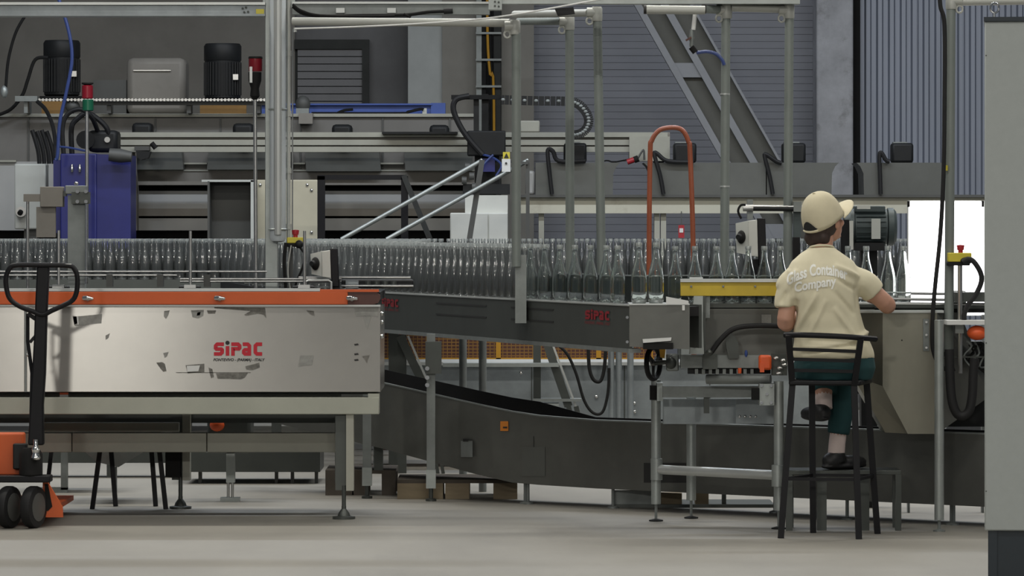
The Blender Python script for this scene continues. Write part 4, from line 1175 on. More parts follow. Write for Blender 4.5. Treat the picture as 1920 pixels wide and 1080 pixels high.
MB().box(X(1152, D), X(1452, D), D, D + 0.4, 0, 0.018).build('base', 'steel_dark', t)
MB().box(X(1152, D), X(1236, D), D + .01, D + .05, 0.018, 0.09).build('upright', 'galvanised_dull', t)
for a, b in ((1240, 1279), (1304, 1329)):
    MB().box(X(a, D), X(b, D), D + .02, D + .12, 0.018, 0.075).build('wood_block', 'wood', t)
MB().box(X(1354, D), X(1362, D), D + .02, D + .06, 0.018, 0.08).build('stop', 'steel_dark', t)
for yy in (730, 738, 744):
    pass

# ------------------------------------------------------------------ inspection conveyor and its stand
t = insp = thing('inspection_conveyor', 'bottle inspection conveyor with yellow rail and stainless hopper before the worker', 'conveyor')
DI = 20.62
HI = 1.10
B(1322, 1640, 577, 676, DI, 0.02).build('side_panel', 'cullet_steel', t)
MB().box(X(1290, DI), X(1990, DI), DI + 0.02, DI + 0.30, HI - 0.04, HI - 0.004).build('belt', 'rubber', t)
MB().box(X(1290, DI), X(1990, DI), DI, DI + 0.02, HI - 0.02, HI + 0.006).build('belt_edge', 'steel_dark', t)
B(1205, 1600, 518, 577, 20.93, 0.015).build('back_guard', 'guard_dark', t)
B(1205, 1600, 515.5, 518, 20.925, 0.025).build('guard_lip', 'galvanised_dull', t)
yr = B(1276, 1560, 529, 555, 20.48, 0.02).build('yellow_rail', 'yellow_paint', t, bev=0.002)
B(1276, 1560, 523, 529, 20.47, 0.06).build('rail_top', 'alu_light', t)
for xx in (1296, 1356, 1416):
    MB().lathe([(0.006, 0), (0.005, 0.008), (0, 0.009)], P(xx, 537, 20.48), 8, (0, -1, 0)).build('rivet', 'galvanised_dull', yr)
B(1293, 1318, 520, 523.5, 20.5, 0.08).build('rail_clip', 'alu_light', t)
c = MB().pp([(1301, 555), (1318, 555), (1318, 611), (1320, 664), (1293, 664), (1297, 611)], 20.45, 0.05).build('upright', 'galvanised', t)
B(1316, 1323, 555, 664, 20.47, 0.07).build('upright_web', 'steel_dark', t)
for xx, yy in ((1298, 611), (1310, 611), (1303, 650)):
    MB().cyl(P(xx, yy, 20.45), P(xx, yy, 20.435), 0.008, n=8).build('bolt', 'chrome', c)
B(1320, 1331, 555, 596, 20.5, 0.03).build('hanger', 'galvanised_dull', t)
MB().pp([(1366, 672), (1360, 640), (1372, 624), (1384, 640), (1386, 672)], 20.5, 0.05).build('gusset', 'steel_dark', t)
T([(1334, 660), (1352, 636), (1375, 617), (1410, 611), (1470, 612), (1560, 620)], 20.42, 0.013, 10, 6).build('hose', 'rubber', t)
MB().ell(P(1330, 661, 20.42), (0.02, 0.02, 0.016), 10, 6).build('hose_gland', 'steel_dark', t)
B(1428, 1446, 590, 607, 20.61, 0.01).build('type_plate', 'residue_light', t)
# adjusting unit
B(1276, 1450, 666, 690, 20.55, 0.09).build('cross_beam', 'galvanised_dull', t)
B(1318, 1345, 664, 692, 20.53, 0.02).build('clamp_plate', 'steel_dark', t)
B(1290, 1445, 690, 701, 20.6, 0.06).build('rack', 'motor_black', t)
for i in range(9):
    B(1303 + i * 13, 1309 + i * 13, 692, 702, 20.56, 0.05).build('rack_bolt', 'galvanised_dull', t)
MB().cyl(P(1325, 711, 20.6), P(1445, 711, 20.5), 0.024, n=14).build('spindle_tube', 'galvanised_dull', t)
MB().cyl(P(1370, 705, 20.57), P(1440, 705, 20.5), 0.008, n=10).build('spindle', 'brushed', t)
B(1243, 1425, 724, 745, 20.75, 0.06).build('lower_beam', 'galvanised_dull', t)
B(1219, 1231, 723, 750, 20.95, 0.07).build('beam_end', 'black_matte', t)
B(1232, 1243, 718, 752, 20.9, 0.12).build('pipe_clamp', 'galvanised', t)
B(1410, 1424, 728, 750, 20.4, 0.06).build('beam_end', 'black_matte', t)
B(1424, 1452, 720, 760, 20.42, 0.1).build('pipe_clamp', 'galvanised', t)
for xx, yy in ((1428, 723), (1446, 723), (1428, 755), (1446, 755), (1438, 739)):
    MB().cyl(P(xx, yy, 20.42), P(xx, yy, 20.405), 0.008, n=8).build('clamp_bolt', 'chrome', t)
MB().pp([(1380, 748), (1452, 746), (1452, 795), (1380, 795)], 21.0, 0.02).build('shield_plate', 'galvanised_blue', t)
B(1320, 1330, 745, 775, 20.78, 0.04).build('drop_lug', 'steel_dark', t)
B(1243, 1380, 748, 795, 21.1, 0.02).build('shield_plate', 'galvanised_blue', t)
for i in range(4):
    MB().ell(P(1387 + i * 10, 781, 21.0), (0.008, 0.006, 0.008), 8, 6).build('shield_bolt', 'chrome', t)
# handwheel
hw = MB(); cw = P(1225, 681, 20.72)
rot = Matrix.Rotation(math.radians(28), 3, 'Z')
ring = [cw + rot @ Vector((0.006 * math.sin(0), 0.078 * math.cos(a) * 0.6, 0.078 * math.sin(a))) for a in [2 * PI * k / 24 for k in range(24)]]
ring = [cw + Vector((0.036 * math.cos(a), 0.06 * math.cos(a), 0.078 * math.sin(a))) for a in [2 * PI * k / 24 for k in range(24)]]
hw.tube(ring, 0.013, 10, closed=True)
o = hw.build('handwheel', 'black_paint', t)
for a in (0.5, 2.6, 4.7):
    MB().bar(cw, cw + Vector((0.036 * math.cos(a), 0.06 * math.cos(a), 0.078 * math.sin(a))), 0.014, 0.02).build('spoke', 'black_paint', o)
MB().ell(cw, (0.016, 0.016, 0.018), 12, 8).build('hub', 'grey_machine', o)
MB().cyl(cw, P(1262, 678, 20.66), 0.012).build('wheel_shaft', 'steel_dark', t)
B(1250, 1273, 664, 696, 20.6, 0.1).build('gear_case', 'galvanised_dull', t, bev=0.008)
MB().ell(P(1258, 681, 20.6), (0.028, 0.02, 0.03), 12, 8).build('gear_cover', 'steel_dark', t)
MB().pp([(1236, 650), (1248, 654), (1246, 672), (1238, 670)], 20.7, 0.03).build('guard_tab', 'guard_yellow', t)
B(1423, 1447, 666, 694, 20.38, 0.06).build('orange_knob', 'orange_bright', t, bev=0.012)
B(1425, 1433, 680, 698, 20.375, 0.03).build('knob_lever', 'orange_bright', t)
MB().cyl(P(1387, 690, 20.5), P(1387, 700, 20.5), 0.009).build('indicator', 'orange_bright', t)
MB().ell(P(1399, 663, 20.5), (0.008, 0.01, 0.018), 10, 6).build('blue_cap', 'blue_beam', t)
for xx, yy in ((1455, 672), (1468, 676), (1462, 690), (1460, 700), (1470, 684)):
    MB().ell(P(xx, yy, 20.4), (0.014, 0.014, 0.01), 8, 6).build('fitting', 'brushed', t)
B(1448, 1476, 664, 704, 20.46, 0.08).build('valve_block', 'steel_dark', t)
# stand
for px, ytop, yend, D in ((1230, 712, 945, 21.0), (1296, 745, 938, 21.2), (1460, 715, 957, 20.46)):
    o = MB().cyl(P(px, ytop, D), P(px, yend, D), 0.0245, n=16).build('stand_post', 'galvanised', t)
    c = Vector((X(px, D), D, 0))
    MB().cyl(c + Vector((0, 0, 0.008)), P(px, yend, D), 0.007, n=8).build('foot_spindle', 'galvanised_dull', o)
    MB().lathe([(0.036, 0), (0.036, 0.006), (0.012, 0.012)], c, 14).build('foot', 'black_matte', o)
o = MB().cyl(P(1232, 880, 20.98), P(1457, 891, 20.44), 0.024, n=16).build('cross_pipe', 'alu_light', t)
for px, py, D in ((1231, 879, 20.98), (1458, 891, 20.44)):
    MB().cyl(P(px, py - 19, D), P(px, py + 21, D), 0.03, n=16).build('cross_clamp', 'galvanised', o)
# stainless hopper
h = MB().pp([(1655, 586), (1757, 586), (1757, 813.5), (1702, 813.5), (1655, 724)], DI - 0.12, 0.5).build('hopper', 'stainless', t)
MB().prism([P(1598, 586, DI), P(1655, 586, DI - 0.119), P(1655, 724, DI - 0.119), P(1598, 704, DI)], (0, 0.3, 0)).build('hopper_wing', 'stainless', t)
MB().prism([P(1598, 704, DI), P(1655, 724, DI - 0.119), P(1702, 813, DI - 0.119), P(1660, 811, DI)], (0, 0.3, 0)).build('hopper_chute', 'stainless', t)
MB().prism([P(1757, 586, DI - 0.12), P(1800, 586, DI), P(1860, 740, DI), P(1757, 813.5, DI - 0.12)], (0, 0.3, 0)).build('hopper_wing', 'cullet_steel', t)
MB().ell(P(1691, 638, DI - 0.12), (0.004, 0.003, 0.004), 8, 6).build('rivet', 'ink', h)
B(1731, 1742, 598, 658, DI - 0.135, 0.015).build('hinge', 'galvanised_dull', h)
for yy in (604, 628, 652):
    MB().cyl(P(1737, yy, DI - 0.135), P(1737, yy, DI - 0.145), 0.006, n=8).build('hinge_bolt', 'brushed', h)
B(1600, 1769.5, 582, 586.5, DI - 0.14, 0.1).build('hopper_lip', 'alu_light', t)
for yy, D in ((551, 20.95), (570, 20.58), (562, 20.66)):
    MB().cyl(P(1590, yy - 2, D), P(1990, yy + 2, D), 0.007, n=8).build('guide_rail', 'brushed', t)
B(1640, 1990, 571, 577, 20.6, 0.03).build('guide_strip', 'steel_dark', t)
# right side gear behind the cabinet edge
B(1790, 1990, 548, 566, 20.5, 0.1).build('roller_bed', 'steel_dark', t)
B(1776, 1812, 545, 600, 20.7, 0.05).build('chain_case', 'galvanised_dull', t, bev=0.01)
B(1776, 1990, 601, 609, 20.3, 0.198).build('white_shelf', 'paper', t)
MB().ell(P(1832, 624, 20.35), (0.05, 0.04, 0.036), 14, 10).build('orange_cap', 'orange_bright', t)
MB().cyl(P(1800, 496, 20.47), P(1800, 700, 20.47), 0.012, n=10).build('rod', 'brushed', t)
B(1791, 1807, 610, 625, 20.445, 0.05).build('rod_clamp', 'galvanised', t)
B(1775, 1990, 640, 800, 20.75, 0.1).build('drive_housing', 'motor_black', t)
B(1770, 1900, 668, 671, 20.486, 0.01).build('wire_bracket', 'steel_dark', t)
for i in range(7):
    xa = 1812 + i * 5
    T([(xa, 640 + (i % 3) * 6), (xa + 9, 650 + (i % 2) * 12), (xa - 5, 668 + 3 * i), (xa + 8, 688 + (i % 3) * 5)], 20.52 + 0.01 * i, 0.005, 6, 5).build('loose_cable', 'black_matte' if i % 3 else 'galvanised_dull', t)
o = MB().cyl(P(1761, 600, 20.3), P(1761, 975, 20.3), 0.0235, n=16).build('stand_post', 'galvanised', t)
MB().cyl(Vector((X(1761, 20.3), 20.3, 0.008)), P(1761, 975, 20.3), 0.008, n=8).build('foot_spindle', 'galvanised_dull', o)
MB().lathe([(0.03, 0), (0.03, 0.006), (0.012, 0.012)], (X(1761, 20.3), 20.3, 0), 14).build('foot', 'galvanised_dull', o)
pts = [P(x, y, 20.3) for x, y in [(1780, 655), (1781, 700), (1784, 745), (1792, 772), (1804, 780), (1817, 770), (1823, 740), (1825, 700), (1828, 672)]]
tag(MB().tube(pts, 0.023, 12, sm=7).build('corrugated_hose', 'rubber'), 'thick black hose hanging in a U beside the stainless hopper', 'hose')

# rear post, cable and emergency stop by the screen
t = thing('pipe_frame', 'single grey tubular post with top rail beside the inspection screen', 'pipe frame')
D = 20.52
pipe(t, P(1783, 14, D), P(1779, 660, D))
elbow(t, 1784, 4, D, False)
pipe(t, P(1795, 3, D), P(1990, 0, D), 0.021, 'pipe_fitting', 'rail')
MB().cyl(P(1779, 660, D), P(1779, 672, D), 0.025, n=16).build('end_sleeve', 'black_matte', t)
B(1768, 1777, 310, 320, D - 0.03, 0.01).build('yellow_tape', 'yellow_plastic', t)
t = thing('eye_bolt', 'shiny lifting eye bolt on top of the grey cabinet', 'eye bolt')
D = 16.9
MB().tube([P(1865, 15, D) + Vector((0.017 * math.cos(a), 0, 0.02 * math.sin(a))) for a in [2 * PI * k / 16 for k in range(16)]], 0.0045, 8, closed=True).build('ring', 'chrome', t)
MB().lathe([(0.014, 0), (0.014, 0.006), (0.006, 0.01), (0.006, 0.03)], P(1864, 38, D), 12).build('shank', 'chrome', t)
tag(MB().tube([P(x, y, 20.44) for x, y in [(1761, -40), (1763, 10), (1771, 50), (1771, 200), (1769, 330), (1763, 440), (1754, 530), (1749, 590), (1748, 640), (1752, 665), (1762, 684), (1778, 694), (1790, 692)]], 0.011, 10, sm=6).build('power_cable', 'rubber'),
    'long black cable hanging along the post past the inspection screen', 'cable')
t = thing('emergency_stop', 'yellow emergency stop box with red button on the rod before the screen', 'switch')
estop(t, 1800, 474, 491, 20.44, 44)
T([(1805, 492), (1815, 486), (1826, 491), (1838, 510), (1840, 528), (1830, 552), (1815, 572), (1808, 590), (1808, 600)], 20.42, 0.013, 10, 6).build('cable', 'rubber', t)
MB().ell(P(1812, 489, 20.435), (0.03, 0.02, 0.018), 12, 8).build('gland', 'motor_black', t)
# lit screen
t = thing('inspection_screen', 'bright white lit inspection screen behind the bottles on the conveyor', 'light screen')
D = 21.6
B(1705, 1845, 378, 590, D, 0.02).build('light_panel', 'screen_white', t)
B(1703, 1847, 376, 592, D + 0.021, 0.06).build('housing', 'pale_box', t)
for xx in (1702, 1841):
    B(xx, xx + 4, 377, 388, D - 0.01, 0.03).build('clip', 'black_matte', t)
    B(xx, xx + 4, 590, 420 + 11700 / D, D, 0.05).build('leg', 'galvanised_dull', t)
# motor behind the worker
t = thing('geared_motor', 'grey green finned motor with nameplate behind the worker', 'motor')
D = 22.0
c0, c1 = P(1600, 425, D), P(1662, 425, D)
r = 36 * D / F
MB().lathe([(r * .86, 0), (r * .92, .004), (r * .92, (c1 - c0).length)], c0, 24, (1, 0, 0)).build('body', 'motor_teal', t)
for k in range(22):
    a = 2 * PI * k / 22
    d = Vector((0, math.cos(a), math.sin(a))) * r * .95
    MB().bar(c0 + d + Vector((0.01, 0, 0)), c1 + d - Vector((0.01, 0, 0)), 0.006, 0.014, up=(0, math.cos(a), math.sin(a))).build('cooling_fin', 'motor_teal', t)
MB().lathe([(r * .8, 0), (r * .98, .006), (r * .98, .035), (r * .8, .05), (0, .052)], c1, 24, (1, 0, 0)).build('fan_cover', 'motor_teal', t)
MB().lathe([(0, 0), (r * .7, 0.0), (r * .95, .03), (r * .95, .05)], c0 - Vector((0.05, 0, 0)), 24, (1, 0, 0)).build('end_bell', 'motor_teal', t)
B(1603, 1660, 386, 398, D - 0.08, 0.13).build('terminal_box', 'motor_teal', t, bev=0.006)
B(1607, 1632, 385, 392, D - 0.082, 0.004).build('terminal_label', 'white_box', t)
B(1634, 1651, 410, 448, D - r - 0.016, 0.004).build('nameplate', 'pale_box', t)
B(1604, 1658, 455, 470, D - 0.1, 0.2).build('mount', 'motor_black', t)
B(1615, 1645, 468, 420 + 11700 / D, D - 0.02, 0.12).build('pedestal', 'motor_black', t)
B(1593, 1600, 414, 468, D - 0.12, 0.02).build('pale_bracket', 'white_box', t)
B(1577, 1592, 412, 575, D - 0.1, 0.05).build('black_post', 'black_paint', t)
# rod clamp assembly left of the worker
t = thing('rod_clamp', 'black and silver clamp rod fixed across the pipe post', 'clamp')
D = 21.264
MB().cyl(P(1404, 391, D), P(1515, 392, D), 0.013, n=12).build('rod', 'motor_black', t)
MB().cyl(P(1404, 387, D - 0.006), P(1515, 388, D - 0.006), 0.006, n=8).build('rod_edge', 'brushed', t)
B(1401, 1412, 374, 412, D, 0.04).build('clamp', 'galvanised_dull', t)
MB().cyl(P(1393, 390, D), P(1412, 390, D), 0.018).build('knuckle', 'brushed', t)
B(1488, 1503, 378, 397, D - 0.02, 0.06).build('sensor', 'galvanised_dull', t)
B(1488, 1502, 396, 445, D + 0.03, 0.06).build('sensor_body', 'motor_teal', t)
B(1487, 1500, 445, 590, D + 0.03, 0.05).build('sensor_leg', 'black_paint', t)

# ------------------------------------------------------------------ tall grey cabinet on the right
t = thing('electrical_cabinet', 'tall plain grey electrical cabinet on a dark plinth', 'cabinet')
D = 16.7
zb = Z(995, D)
CA = math.radians(-6.7); co = Vector((X(1846, D), D, 0)); ce = Vector((math.cos(CA), math.sin(CA), 0)); cn = Vector((-math.sin(CA), math.cos(CA), 0))
def crect(a0, a1, b0, b1, z0, z1):
    q = [co + ce * a + cn * bb + Vector((0, 0, z0)) for a, bb in ((a0, b0), (a1, b0), (a1, b1), (a0, b1))]
    return MB().prism(q, (0, 0, z1 - z0))
crect(0, 1.0, 0, 0.5, zb, Z(40, D)).build('body', 'cabinet_grey', t, bev=0.006)
crect(-0.003, 1.01, -0.01, 0.51, Z(40, D), Z(32, D)).build('roof', 'cabinet_base', t)
crect(0.014, 0.98, 0.02, 0.48, 0, zb).build('plinth', 'cabinet_base', t)
crect(0.014, 0.05, 0.012, 0.03, 0, zb).build('plinth_corner', 'cabinet_base', t)
for yy in (104, 643, 921):
    MB().cyl(P(1849, yy, D), P(1849, yy, D - 0.004), 0.003, n=8).build('screw', 'steel_dark', t)

# ------------------------------------------------------------------ pallet jack
t = thing('pallet_jack', 'orange pallet jack with black looped handle parked by the left conveyor', 'pallet jack')
D = 20.5
pts = [P(x, y, D) for x, y in [(30, 497), (80, 497), (128, 498), (140, 505), (145, 520), (144, 545), (137, 562), (120, 572), (98, 582), (80, 590), (62, 584), (38, 575), (20, 562), (13, 545), (11, 522), (17, 505)]]
MB().tube(pts, 0.0125, 10, closed=True, sm=4).build('handle_loop', 'black_paint', t)
B(28, 134, 494.5, 497, D - 0.01, 0.02).build('grip_edge', 'brushed', t, bev=0.002)
MB().pp([(69, 499), (92, 499), (88, 590), (85, 700), (81, 760), (82, 835), (52, 835), (56, 760), (63, 640), (66, 560)], D, 0.05).build('handle_shaft', 'black_paint', t, bev=0.008)
MB().tube([P(52, 588, D + 0.03), P(52, 640, D + 0.03), P(60, 700, D + 0.03), P(58, 790, D + 0.03)], 0.009, 8).build('release_rod', 'black_paint', t)
MB().bar(P(52, 588, D + .02), P(70, 600, D + .02), 0.02, 0.02).build('rod_link', 'black_paint', t)
MB().bar(P(56, 642, D + .02), P(70, 626, D + .02), 0.015, 0.015).build('rod_link', 'black_paint', t)
MB().ell(P(51, 666, D + .02), (0.007, 0.007, 0.007), 8, 6).build('rod_pin', 'brushed', t)
MB().lathe([(0.05, 0), (0.058, 0.01), (0.058, 0.11), (0.04, 0.14)], P(58, 893, D + 0.03), 16).build('pump', 'black_matte', t)
MB().lathe([(0.018, 0), (0.026, 0.01), (0.018, 0.03), (0.022, 0.05), (0.012, 0.07), (0.012, 0.1)], P(67, 862, D - 0.03), 14).build('plunger', 'chrome', t)
B(24, 50, 832, 880, D + 0.05, 0.06).build('valve_case', 'motor_black', t, bev=0.006)
B(-60, 44, 812, 892, D + 0.1, 0.1).build('tank', 'orange_paint', t, bev=0.01)
B(-40, 94, 892, 905, D - 0.02, 0.12).build('axle_bridge', 'black_paint', t, bev=0.006)
ax = Vector((0.94, -0.35, 0))
for px in (16, 62):
    c = Vector((X(px, D), D + 0.02, 0.104))
    o = MB().lathe([(0.03, -0.028), (0.085, -0.028), (0.1, -0.024), (0.104, -0.014), (0.104, 0.014), (0.1, 0.024), (0.085, 0.028), (0.03, 0.028)], c, 28, ax).build('wheel', 'rubber', t)
    MB().lathe([(0.03, -0.034), (0.07, -0.03), (0.07, 0.03), (0.03, 0.034)], c, 24, ax).build('wheel_hub', 'grey_machine_dark', o)
MB().pp([(80, 900), (90, 905), (117, 950), (118, 970), (82, 970), (80, 960)], D + 0.1, 0.02).build('fork_skirt', 'orange_paint', t)
MB().pp([(84, 908), (90, 908), (98, 950), (90, 958), (84, 958)], D + 0.095, 0.006).build('skirt_recess', 'black_matte', t)
for k, px in enumerate((-10, 60)):
    MB().box(X(px - 30, D) - 0.0, X(px + 30, D), D + 0.12, D + 1.2, 0.06, 0.085).build('fork', 'orange_paint', t)
    MB().box(X(px - 4, D), X(px + 4, D), D + 1.05, D + 1.15, 0.0, 0.06).build('fork_roller', 'rubber', t)

# ------------------------------------------------------------------ far bottle line and infeed table
t = thing('far_bottle_conveyor', 'long far conveyor crossing the hall and crowded with bottles', 'conveyor')
MB().box(-4.6, 4.2, 29.3, 30.35, HB - 0.05, HB - 0.003).build('belt', 'rubber', t)
MB().box(-4.6, 4.2, 29.28, 29.3, HB - 0.25, HB + 0.004).build('side_panel', 'steel_dark', t)
MB().box(-4.6, 4.2, 30.35, 30.37, HB - 0.25, HB + 0.004).build('side_panel', 'steel_dark', t)
for xx in (-4.2, -2.4, -0.6, 1.2, 3.0):
    MB().box(xx, xx + 0.08, 29.5, 29.58, 0, HB - 0.05).build('leg', 'galvanised_dull', t)
    MB().box(xx, xx + 0.08, 30.1, 30.18, 0, HB - 0.05).build('leg', 'galvanised_dull', t)
t = thing('infeed_table', 'bottle table joining the far conveyor to the slanted conveyor', 'table')
TBL = [(-0.79, 24.62), (-0.50, 24.55), (-0.50, 29.26), (-2.05, 29.26), (-1.62, 26.2)]
MB().prism([(x, y, HB - 0.003) for x, y in TBL], (0, 0, -0.05)).build('table_top', 'rubber', t)
for x, y in ((-1.85, 28.9), (-0.6, 28.9), (-1.5, 26.5), (-0.72, 25.32)):
    MB().box(x - .03, x + .03, y - .03, y + .03, 0, HB - 0.05).build('leg', 'steel_dark', t)

# bottles
OUT = [(0.0, 0.024), (0.011, 0.020), (0.022, 0.007), (0.030, 0.0), (0.0355, 0.004), (0.0375, 0.016), (0.0380, 0.06), (0.0380, 0.118), (0.0368, 0.138), (0.0325, 0.162), (0.0265, 0.186), (0.0205, 0.210), (0.0165, 0.232), (0.0145, 0.255), (0.0138, 0.276), (0.0158, 0.278), (0.0158, 0.290), (0.0145, 0.294), (0.0105, 0.294)]
INN = [(0.0100, 0.276), (0.0112, 0.255), (0.0132, 0.232), (0.0172, 0.210), (0.0232, 0.186), (0.0294, 0.162), (0.0338, 0.138), (0.0350, 0.118), (0.0350, 0.06), (0.0343, 0.026), (0.028, 0.016), (0.020, 0.018), (0.010, 0.028), (0.0, 0.032)]
def bottle_mesh(name, prof, n, m):
    mb = MB(); vs = []; fs = []
    for r, z in prof:
        for k in range(n):
            a = 2 * PI * k / n; vs.append((max(r, 1e-4) * math.cos(a), max(r, 1e-4) * math.sin(a), z))
    for i in range(len(prof) - 1):
        for k in range(n):
            fs.append((i * n + k, i * n + (k + 1) % n, (i + 1) * n + (k + 1) % n, (i + 1) * n + k))
    mb.add(vs, fs)
    me = mb.mesh(name, m, 50)
    me.materials.append(MATS['bottle_glint'])            # heavy glass of base and mouth ring, bright glints mixed in as white
    for p in me.polygons:
        zc = p.center.z; rc = math.hypot(p.center.x, p.center.y)
        if zc > 0.2765 or (zc < 0.017 and rc < 0.037): p.material_index = 1
    return me
BM_REAL = bottle_mesh('bottle', OUT + INN, 24, 'clear_glass')
BM_THIN = bottle_mesh('bottle', OUT, 16, 'bottle_wall')
spots = []       # (x, y, z, kind)
# single file
u = 2.42
while u < LEN - 0.02:
    p = A + dv * min(u, 3.70) + nv * 0.062
    spots.append((p.x, p.y, HB - 0.004, 'file')); u += 0.224 + random.uniform(-0.012, 0.012)
# crowd on the slanted belt
row = 0
v = 0.062
while v < 0.33:
    u = -0.55 + (0.04 if row % 2 else 0)
    while u < 2.36 - 0.35 * row * 0.3:
        p = A + dv * u + nv * v
        spots.append((p.x + random.uniform(-.002, .002), p.y, HB - 0.004, 'crowd'))
        u += 0.115
    v += 0.0775; row += 1
# bottles crossing the end plate
for px, D in ((1198, 20.1), (1230, 20.13)):
    spots.append((X(px, D), D, Z(569.5, 19.995), 'file'))
# bottles on the inspection conveyor
for px in (1266, 1303, 1343, 1372.5, 1403, 1433, 1463):
    D = DI + 0.10; spots.append((X(px, D), D, HI - 0.004, 'insp'))
for px, D in ((1624, DI + 0.16), (1665, DI + 0.16), (1694, DI + 0.2), (1590, DI + 0.12)):
    spots.append((X(px, D), D, HI - 0.004, 'screen'))
# infeed table
def inside(x, y, poly, pad=0.0):
    c = False; n = len(poly)
    for i in range(n):
        x0, y0 = poly[i]; x1, y1 = poly[i - 1]
        if (y0 > y) != (y1 > y) and x < (x1 - x0) * (y - y0) / (y1 - y0) + x0: c = not c
    return c
y = 24.75; row = 0
while y < 29.15:
    x = -2.1 + (0.043 if row % 2 else 0)
    while x < -0.5:
        if inside(x - .04, y, TBL) and inside(x + .04, y, TBL) and inside(x, y - .05, TBL): spots.append((x + random.uniform(-.003, .003), y, HB - 0.003, 'table'))
        x += 0.087
    y += 0.16; row += 1
# far line
for row in range(5):
    x = -4.4 + (0.041 if row % 2 else 0)
    while x < -0.5:
        spots.append((x + random.uniform(-.003, .003), 29.40 + row * 0.075, HB - 0.003, 'farl')); x += 0.082
for row in range(3):
    x = -0.45 + (0.041 if row % 2 else 0)
    while x < 3.6:
        spots.append((x + random.uniform(-.003, .003), 29.42 + row * 0.08, HB - 0.003, 'farr')); x += 0.082
LAB = {'file': ('clear glass bottle in single file on the dark slanted conveyor', 'single file bottles on the slanted conveyor'),
       'crowd': ('clear glass bottle in the crowd filling the slanted conveyor', 'crowded bottles on the slanted conveyor'),
       'insp': ('clear glass bottle passing behind the yellow rail', 'bottles behind the yellow rail'),
       'screen': ('clear glass bottle on the conveyor between worker and lit screen', 'bottles at the lit screen'),
       'table': ('clear glass bottle crowded on the infeed table', 'bottles on the infeed table'),
       'farl': ('clear glass bottle in the far row before the oven', 'bottles in the far row before the oven'),
       'farr': ('clear glass bottle in the far row before the cream beam', 'bottles in the far row before the cream beam')}
spots.sort(key=lambda s: (s[1] + (-4 if s[3] in ('farl',) and abs(s[1] - 29.40) < 0.01 else 0)))
ORD = ('first', 'second', 'third', 'fourth', 'fifth', 'sixth', 'seventh', 'eighth', 'ninth', 'tenth', 'eleventh', 'twelfth')
OWN = {}
for kd_, sgn, txt in (('file', -1, '%s clear bottle of the single file counted from the slanted conveyor end panel'),
                      ('insp', 1, '%s clear bottle behind the yellow rail counted from the slanted conveyor end'),
                      ('screen', -1, '%s clear bottle counted from the lit screen towards the worker')):
    for n_, sp in enumerate(sorted((q for q in spots if q[3] == kd_), key=lambda q: sgn * q[0])):
        OWN[sp] = txt % ORD[n_]
rest = MB(); nb = len(BM_THIN.vertices); tv = [v.co.copy() for v in BM_THIN.vertices]; tf = [tuple(p.vertices) for p in BM_THIN.polygons]
for i, (x, y, z, kd) in enumerate(spots):
    if i < 300:
        me = BM_REAL if kd in ('file', 'insp', 'screen') else BM_THIN
        o = bpy.data.objects.new('bottle', me); COL.objects.link(o); o.location = (x, y, z); o.rotation_euler = (0, 0, random.uniform(0, 6.28))
        o['label'], o['group'] = LAB[kd]; o['category'] = 'bottle'
        if spots[i] in OWN: o['label'] = OWN[spots[i]]
    else:
        off = Vector((x, y, z)); rest.add([c + off for c in tv], tf)
if rest.v:
    rm = rest.mesh('bottle_crowd', 'bottle_wall', 50); rm.materials.append(MATS['bottle_glint'])
    for p in rm.polygons:
        if p.center.z > HB + 0.2735 or p.center.z < HB + 0.012: p.material_index = 1
    o = bpy.data.objects.new('bottle_crowd', rm); COL.objects.link(o)
    o['label'] = 'dense crowd of clear glass bottles farther back on the far conveyor'; o['category'] = 'bottles'; o['kind'] = 'stuff'

# ------------------------------------------------------------------ bar stool and step bench
SD = 20.0
t = thing('bar_stool', 'black metal bar stool with slatted backrest under the worker', 'stool')
def leg_pt(px, fy): D = 11700 / (fy - 420); return Vector((X(px, D), D, 0))
fl, fr, bl, br = leg_pt(1460, 1004.5), leg_pt(1606, 1007.0), leg_pt(1522, 996.5), leg_pt(1643, 999.0)
fl.y, fr.y, bl.y, br.y = 19.86, 19.80, 20.20, 20.14
zs = Z(721, SD)
tl, tr = Vector((X(1483, SD), 19.90, zs)), Vector((X(1597, SD), 19.86, zs))
ql, qr = Vector((X(1527, SD), 20.17, zs)), Vector((X(1629, SD), 20.12, zs))
ptl, ptr = Vector((X(1474, SD), 19.83, Z(626, SD))), Vector((X(1607, SD), 19.79, Z(632, SD)))
lw = 0.029
for a, b in ((fl, tl), (fr, tr), (bl, ql), (br, qr)):
    MB().bar(a, b, lw, lw, up=(0, 1, 0)).build('leg', 'black_paint', t)
for a, b in ((tl, ptl), (tr, ptr)):
    MB().bar(a, b, lw, 0.03, up=(0, 1, 0)).build('back_post', 'black_paint', t)
def lerp(a, b, k): return a + (b - a) * k
bw = Vector((X(1472, SD), 19.80, 0)); be = Vector((X(1638, SD), 19.86, 0))
MB().tube([Vector((X(1468, SD), 19.86, Z(627, SD))), Vector((X(1500, SD), 19.80, Z(626, SD))), Vector((X(1560, SD), 19.78, Z(628, SD))), Vector((X(1605, SD), 19.79, Z(631, SD))), Vector((X(1637, SD), 19.85, Z(634, SD)))], 0.0135, 10, sm=4).build('back_bar', 'black_paint', t)
for k, yy in ((0.72, 650), (0.52, 668), (0.3, 683)):
    a, b = lerp(tl, ptl, k), lerp(tr, ptr, k)
    MB().bar(a, b, 0.01, 0.016).build('back_slat', 'black_paint', t)
seat = [tl + Vector((-0.02, -0.02, 0)), tr + Vector((0.03, -0.02, 0)), qr + Vector((0.03, 0.03, 0)), ql + Vector((-0.06, 0.03, 0))]
MB().prism(seat, (0, 0, 0.025)).build('seat', 'black_paint', t, bev=0.008)
zr = Z(895, SD)
